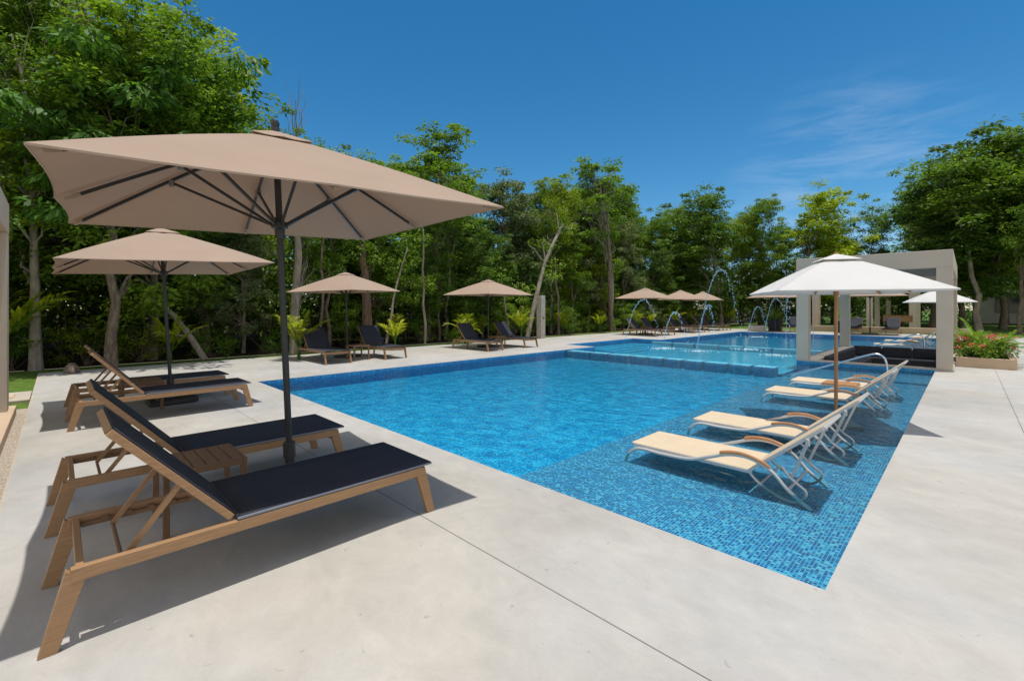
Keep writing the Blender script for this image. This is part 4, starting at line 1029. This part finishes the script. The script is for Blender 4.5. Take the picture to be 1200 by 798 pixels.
jet(15.5, 817, 411, 845, 316, 869, 400, 'tallest arching water jet over the far umbrellas', 1.6)
jet(24.0, 877, 390, 888, 360, 899, 388, 'small arching water jet beside the stone block')
jet(24.0, 896, 390, 909, 350, 925, 386, 'wider arching water jet left of the pavilion pillar')
jet(16.5, 921, 408, 923, 340, 926, 404, 'thin water jet closest to the left pavilion pillar')
jet(16.0, 941+12, 400, 957, 338, 961, 396, 'water jet seen through the pavilion left bay')

# ------------------------------------------------------------------ things beyond the back edge
sb = MB().box((-.45, -.25, 0), (.45, .25, .36)).build('stone_block', 'stone', bevel=.02); sb.location = (-9.3, 31.0, 0); tag(sb, 'low pale stone block at the far pool corner by the small jets', 'stone block')
def potplant(x, y, s, label):
    e = empty('potted_agave', (x, y, 0), 0, label, 'potted plant', 'dark pots with spiky plants')
    b = MB(); a, c = .26, .34
    b.add([(-a,-a,0),(a,-a,0),(a,a,0),(-a,a,0),(-c,-c,.62),(c,-c,.62),(c,c,.62),(-c,c,.62)], [(3,2,1,0),(0,1,5,4),(1,2,6,5),(2,3,7,6),(3,0,4,7),(4,5,6,7)]); b.build('pot', 'pot', e, bevel=.015)
    rg = np.random.default_rng(int(abs(x*100))); k = 46; az = rg.random(k)*2*PI; el = rg.uniform(.25, 1.35, k); D = np.stack([np.cos(az)*np.cos(el), np.sin(az)*np.cos(el), np.sin(el)], 1); Cn = np.tile(np.array([0, 0, .6]), (k, 1)) + D*.03
    o_ = bpy.data.objects.new('leaves', leafmesh('leaves', Cn, D, np.tile(np.array([0, 0, 1.]), (k, 1)) + rg.normal(size=(k, 3))*.1, rg.uniform(.5, .85, k), np.clip(rg.normal(.5, .2, k), 0, 1), ratio=.17, m='fern_leaf')); COL.objects.link(o_); o_.parent = e
    e.scale = (s,)*3
potplant(-8.6, 32.2, 1.1, 'dark square pot with a spiky agave left of the left pavilion pillar'); potplant(-5.15, 33.0, 1.1, 'dark pot with a spiky plant seen through the pavilion')
# low wall and posts of the pergola beyond
cb = tag(MB().box((-7.0, 33.9, 0), (0.2, 34.15, .34)).build('low_wall', 'stucco_warm', bevel=.01), 'low beige wall behind the back deck seen through the pavilion', 'wall')
cb2 = tag(MB().box((-7.0, 34.16, -.05), (-6.75, 35.2, 3.0)).build('column', 'stucco_warm', bevel=.01), 'beige column standing behind the left end of the low wall', 'column')
pg = empty('pergola', (-3.5, 37, 0), 0, 'beige post and beam pergola beyond the low wall, seen through the pavilion', 'pergola')
for px, dep in ((1019, 28), (1028, 33), (1041, 36), (1050, 38), (1058, 40), (1069, 27.5), (1075, 29), (985, 34)):
    r = (px-600)/CF; x, y = dep*(r-1)/math.sqrt(2), dep*(1+r)/math.sqrt(2); MB().box((x-.14+3.5, y-.14-37, -.05), (x+.14+3.5, y+.14-37, 2.75)).build('post', 'stucco', pg)
MB().box((-6.6+3.5, 35.0-37, 2.752), (-1.0+3.5, 35.3-37, 3.0)).build('beam', 'stucco', pg); MB().box((-6.6+3.5, 40.0-37, 2.752), (-1.0+3.5, 40.3-37, 3.0)).build('beam', 'stucco', pg)
for k in range(5): MB().box((-6.4+3.5+k*1.25, 35.302-37, 2.8), (-6.25+3.5+k*1.25, 39.998-37, 2.95)).build('beam', 'stucco', pg)
# thatched palapas
for px, dep, lb in ((1000, 42, 'left brown thatched sunshade behind the pergola'), (1040, 46, 'right brown thatched sunshade behind the pergola')):
    r = (px-600)/CF; x, y = dep*(r-1)/math.sqrt(2), dep*(1+r)/math.sqrt(2)
    e = empty('thatched_sunshade', (x, y, 0), 0, lb, 'sunshade'); MB().lathe([(1.6, 1.9), (1.65, 2.05), (.8, 2.7), (.05, 3.3)], 18).build('thatch_roof', 'thatch', e); MB().tube([(0,0,0),(0,0,2.2)], .08, 8).build('post', 'bark', e)
# closed umbrella/curtain by the post
sd = tag(MB().box((-.7, 36.4, .6), (.7, 36.45, 1.0)).build('red_screen', 'thatch'), 'dark reddish brown screen panel behind the pergola posts', 'screen'); sd.location = (-3.0, 0, 0)
# building and green mesh fence seen between the right trunks
bl = empty('building', (9.5, 62, 0), 0, 'pale grey building showing between trunks at the right edge', 'building')
MB().box((-9, 0, 0), (9, 8, 7.5)).build('wall', 'pale_wall', bl)
for k in range(5):
    for j in range(2): w = MB().box((-7.6+k*3.3, -.06, 1.0+j*3.2), (-6.0+k*3.3, -.012, 2.6+j*3.2)).build('window', 'glass_dark', bl)
gf = empty('mesh_fence', (9, 56, 0), 0, 'dark green construction mesh fence between the trunks at the right edge', 'fence')
MB().box((-3.5, -.02, 0), (9, .02, 2.6)).build('mesh', 'greenmesh', gf)
for k in range(6): MB().tube([(-3.5+k*2.4, .05, 0), (-3.5+k*2.4, .05, 2.7)], .035, 6).build('post', 'dark_alu', gf)
# boulder by the forest at left
bo = MB(); bo.lathe([(.22, 0), (.26, .1), (.2, .26), (.1, .36), (.01, .38)], 12); ob = bo.build('boulder', 'bark', smooth=True); ob.location = (*at(84, 437), -.05); ob.scale = (.7, .55, .75); tag(ob, 'grey boulder at the forest edge behind the far left loungers', 'boulder')
# hatch cover frame on the concrete path
hc = tag(MB().box((-.2, -.12, 0), (.2, .12, .012)).build('access_cover', 'stucco_warm', bevel=.003), 'small pinkish access cover set in the concrete path slab at left', 'access cover'); hc.location = (-11.1, -.62, .0)
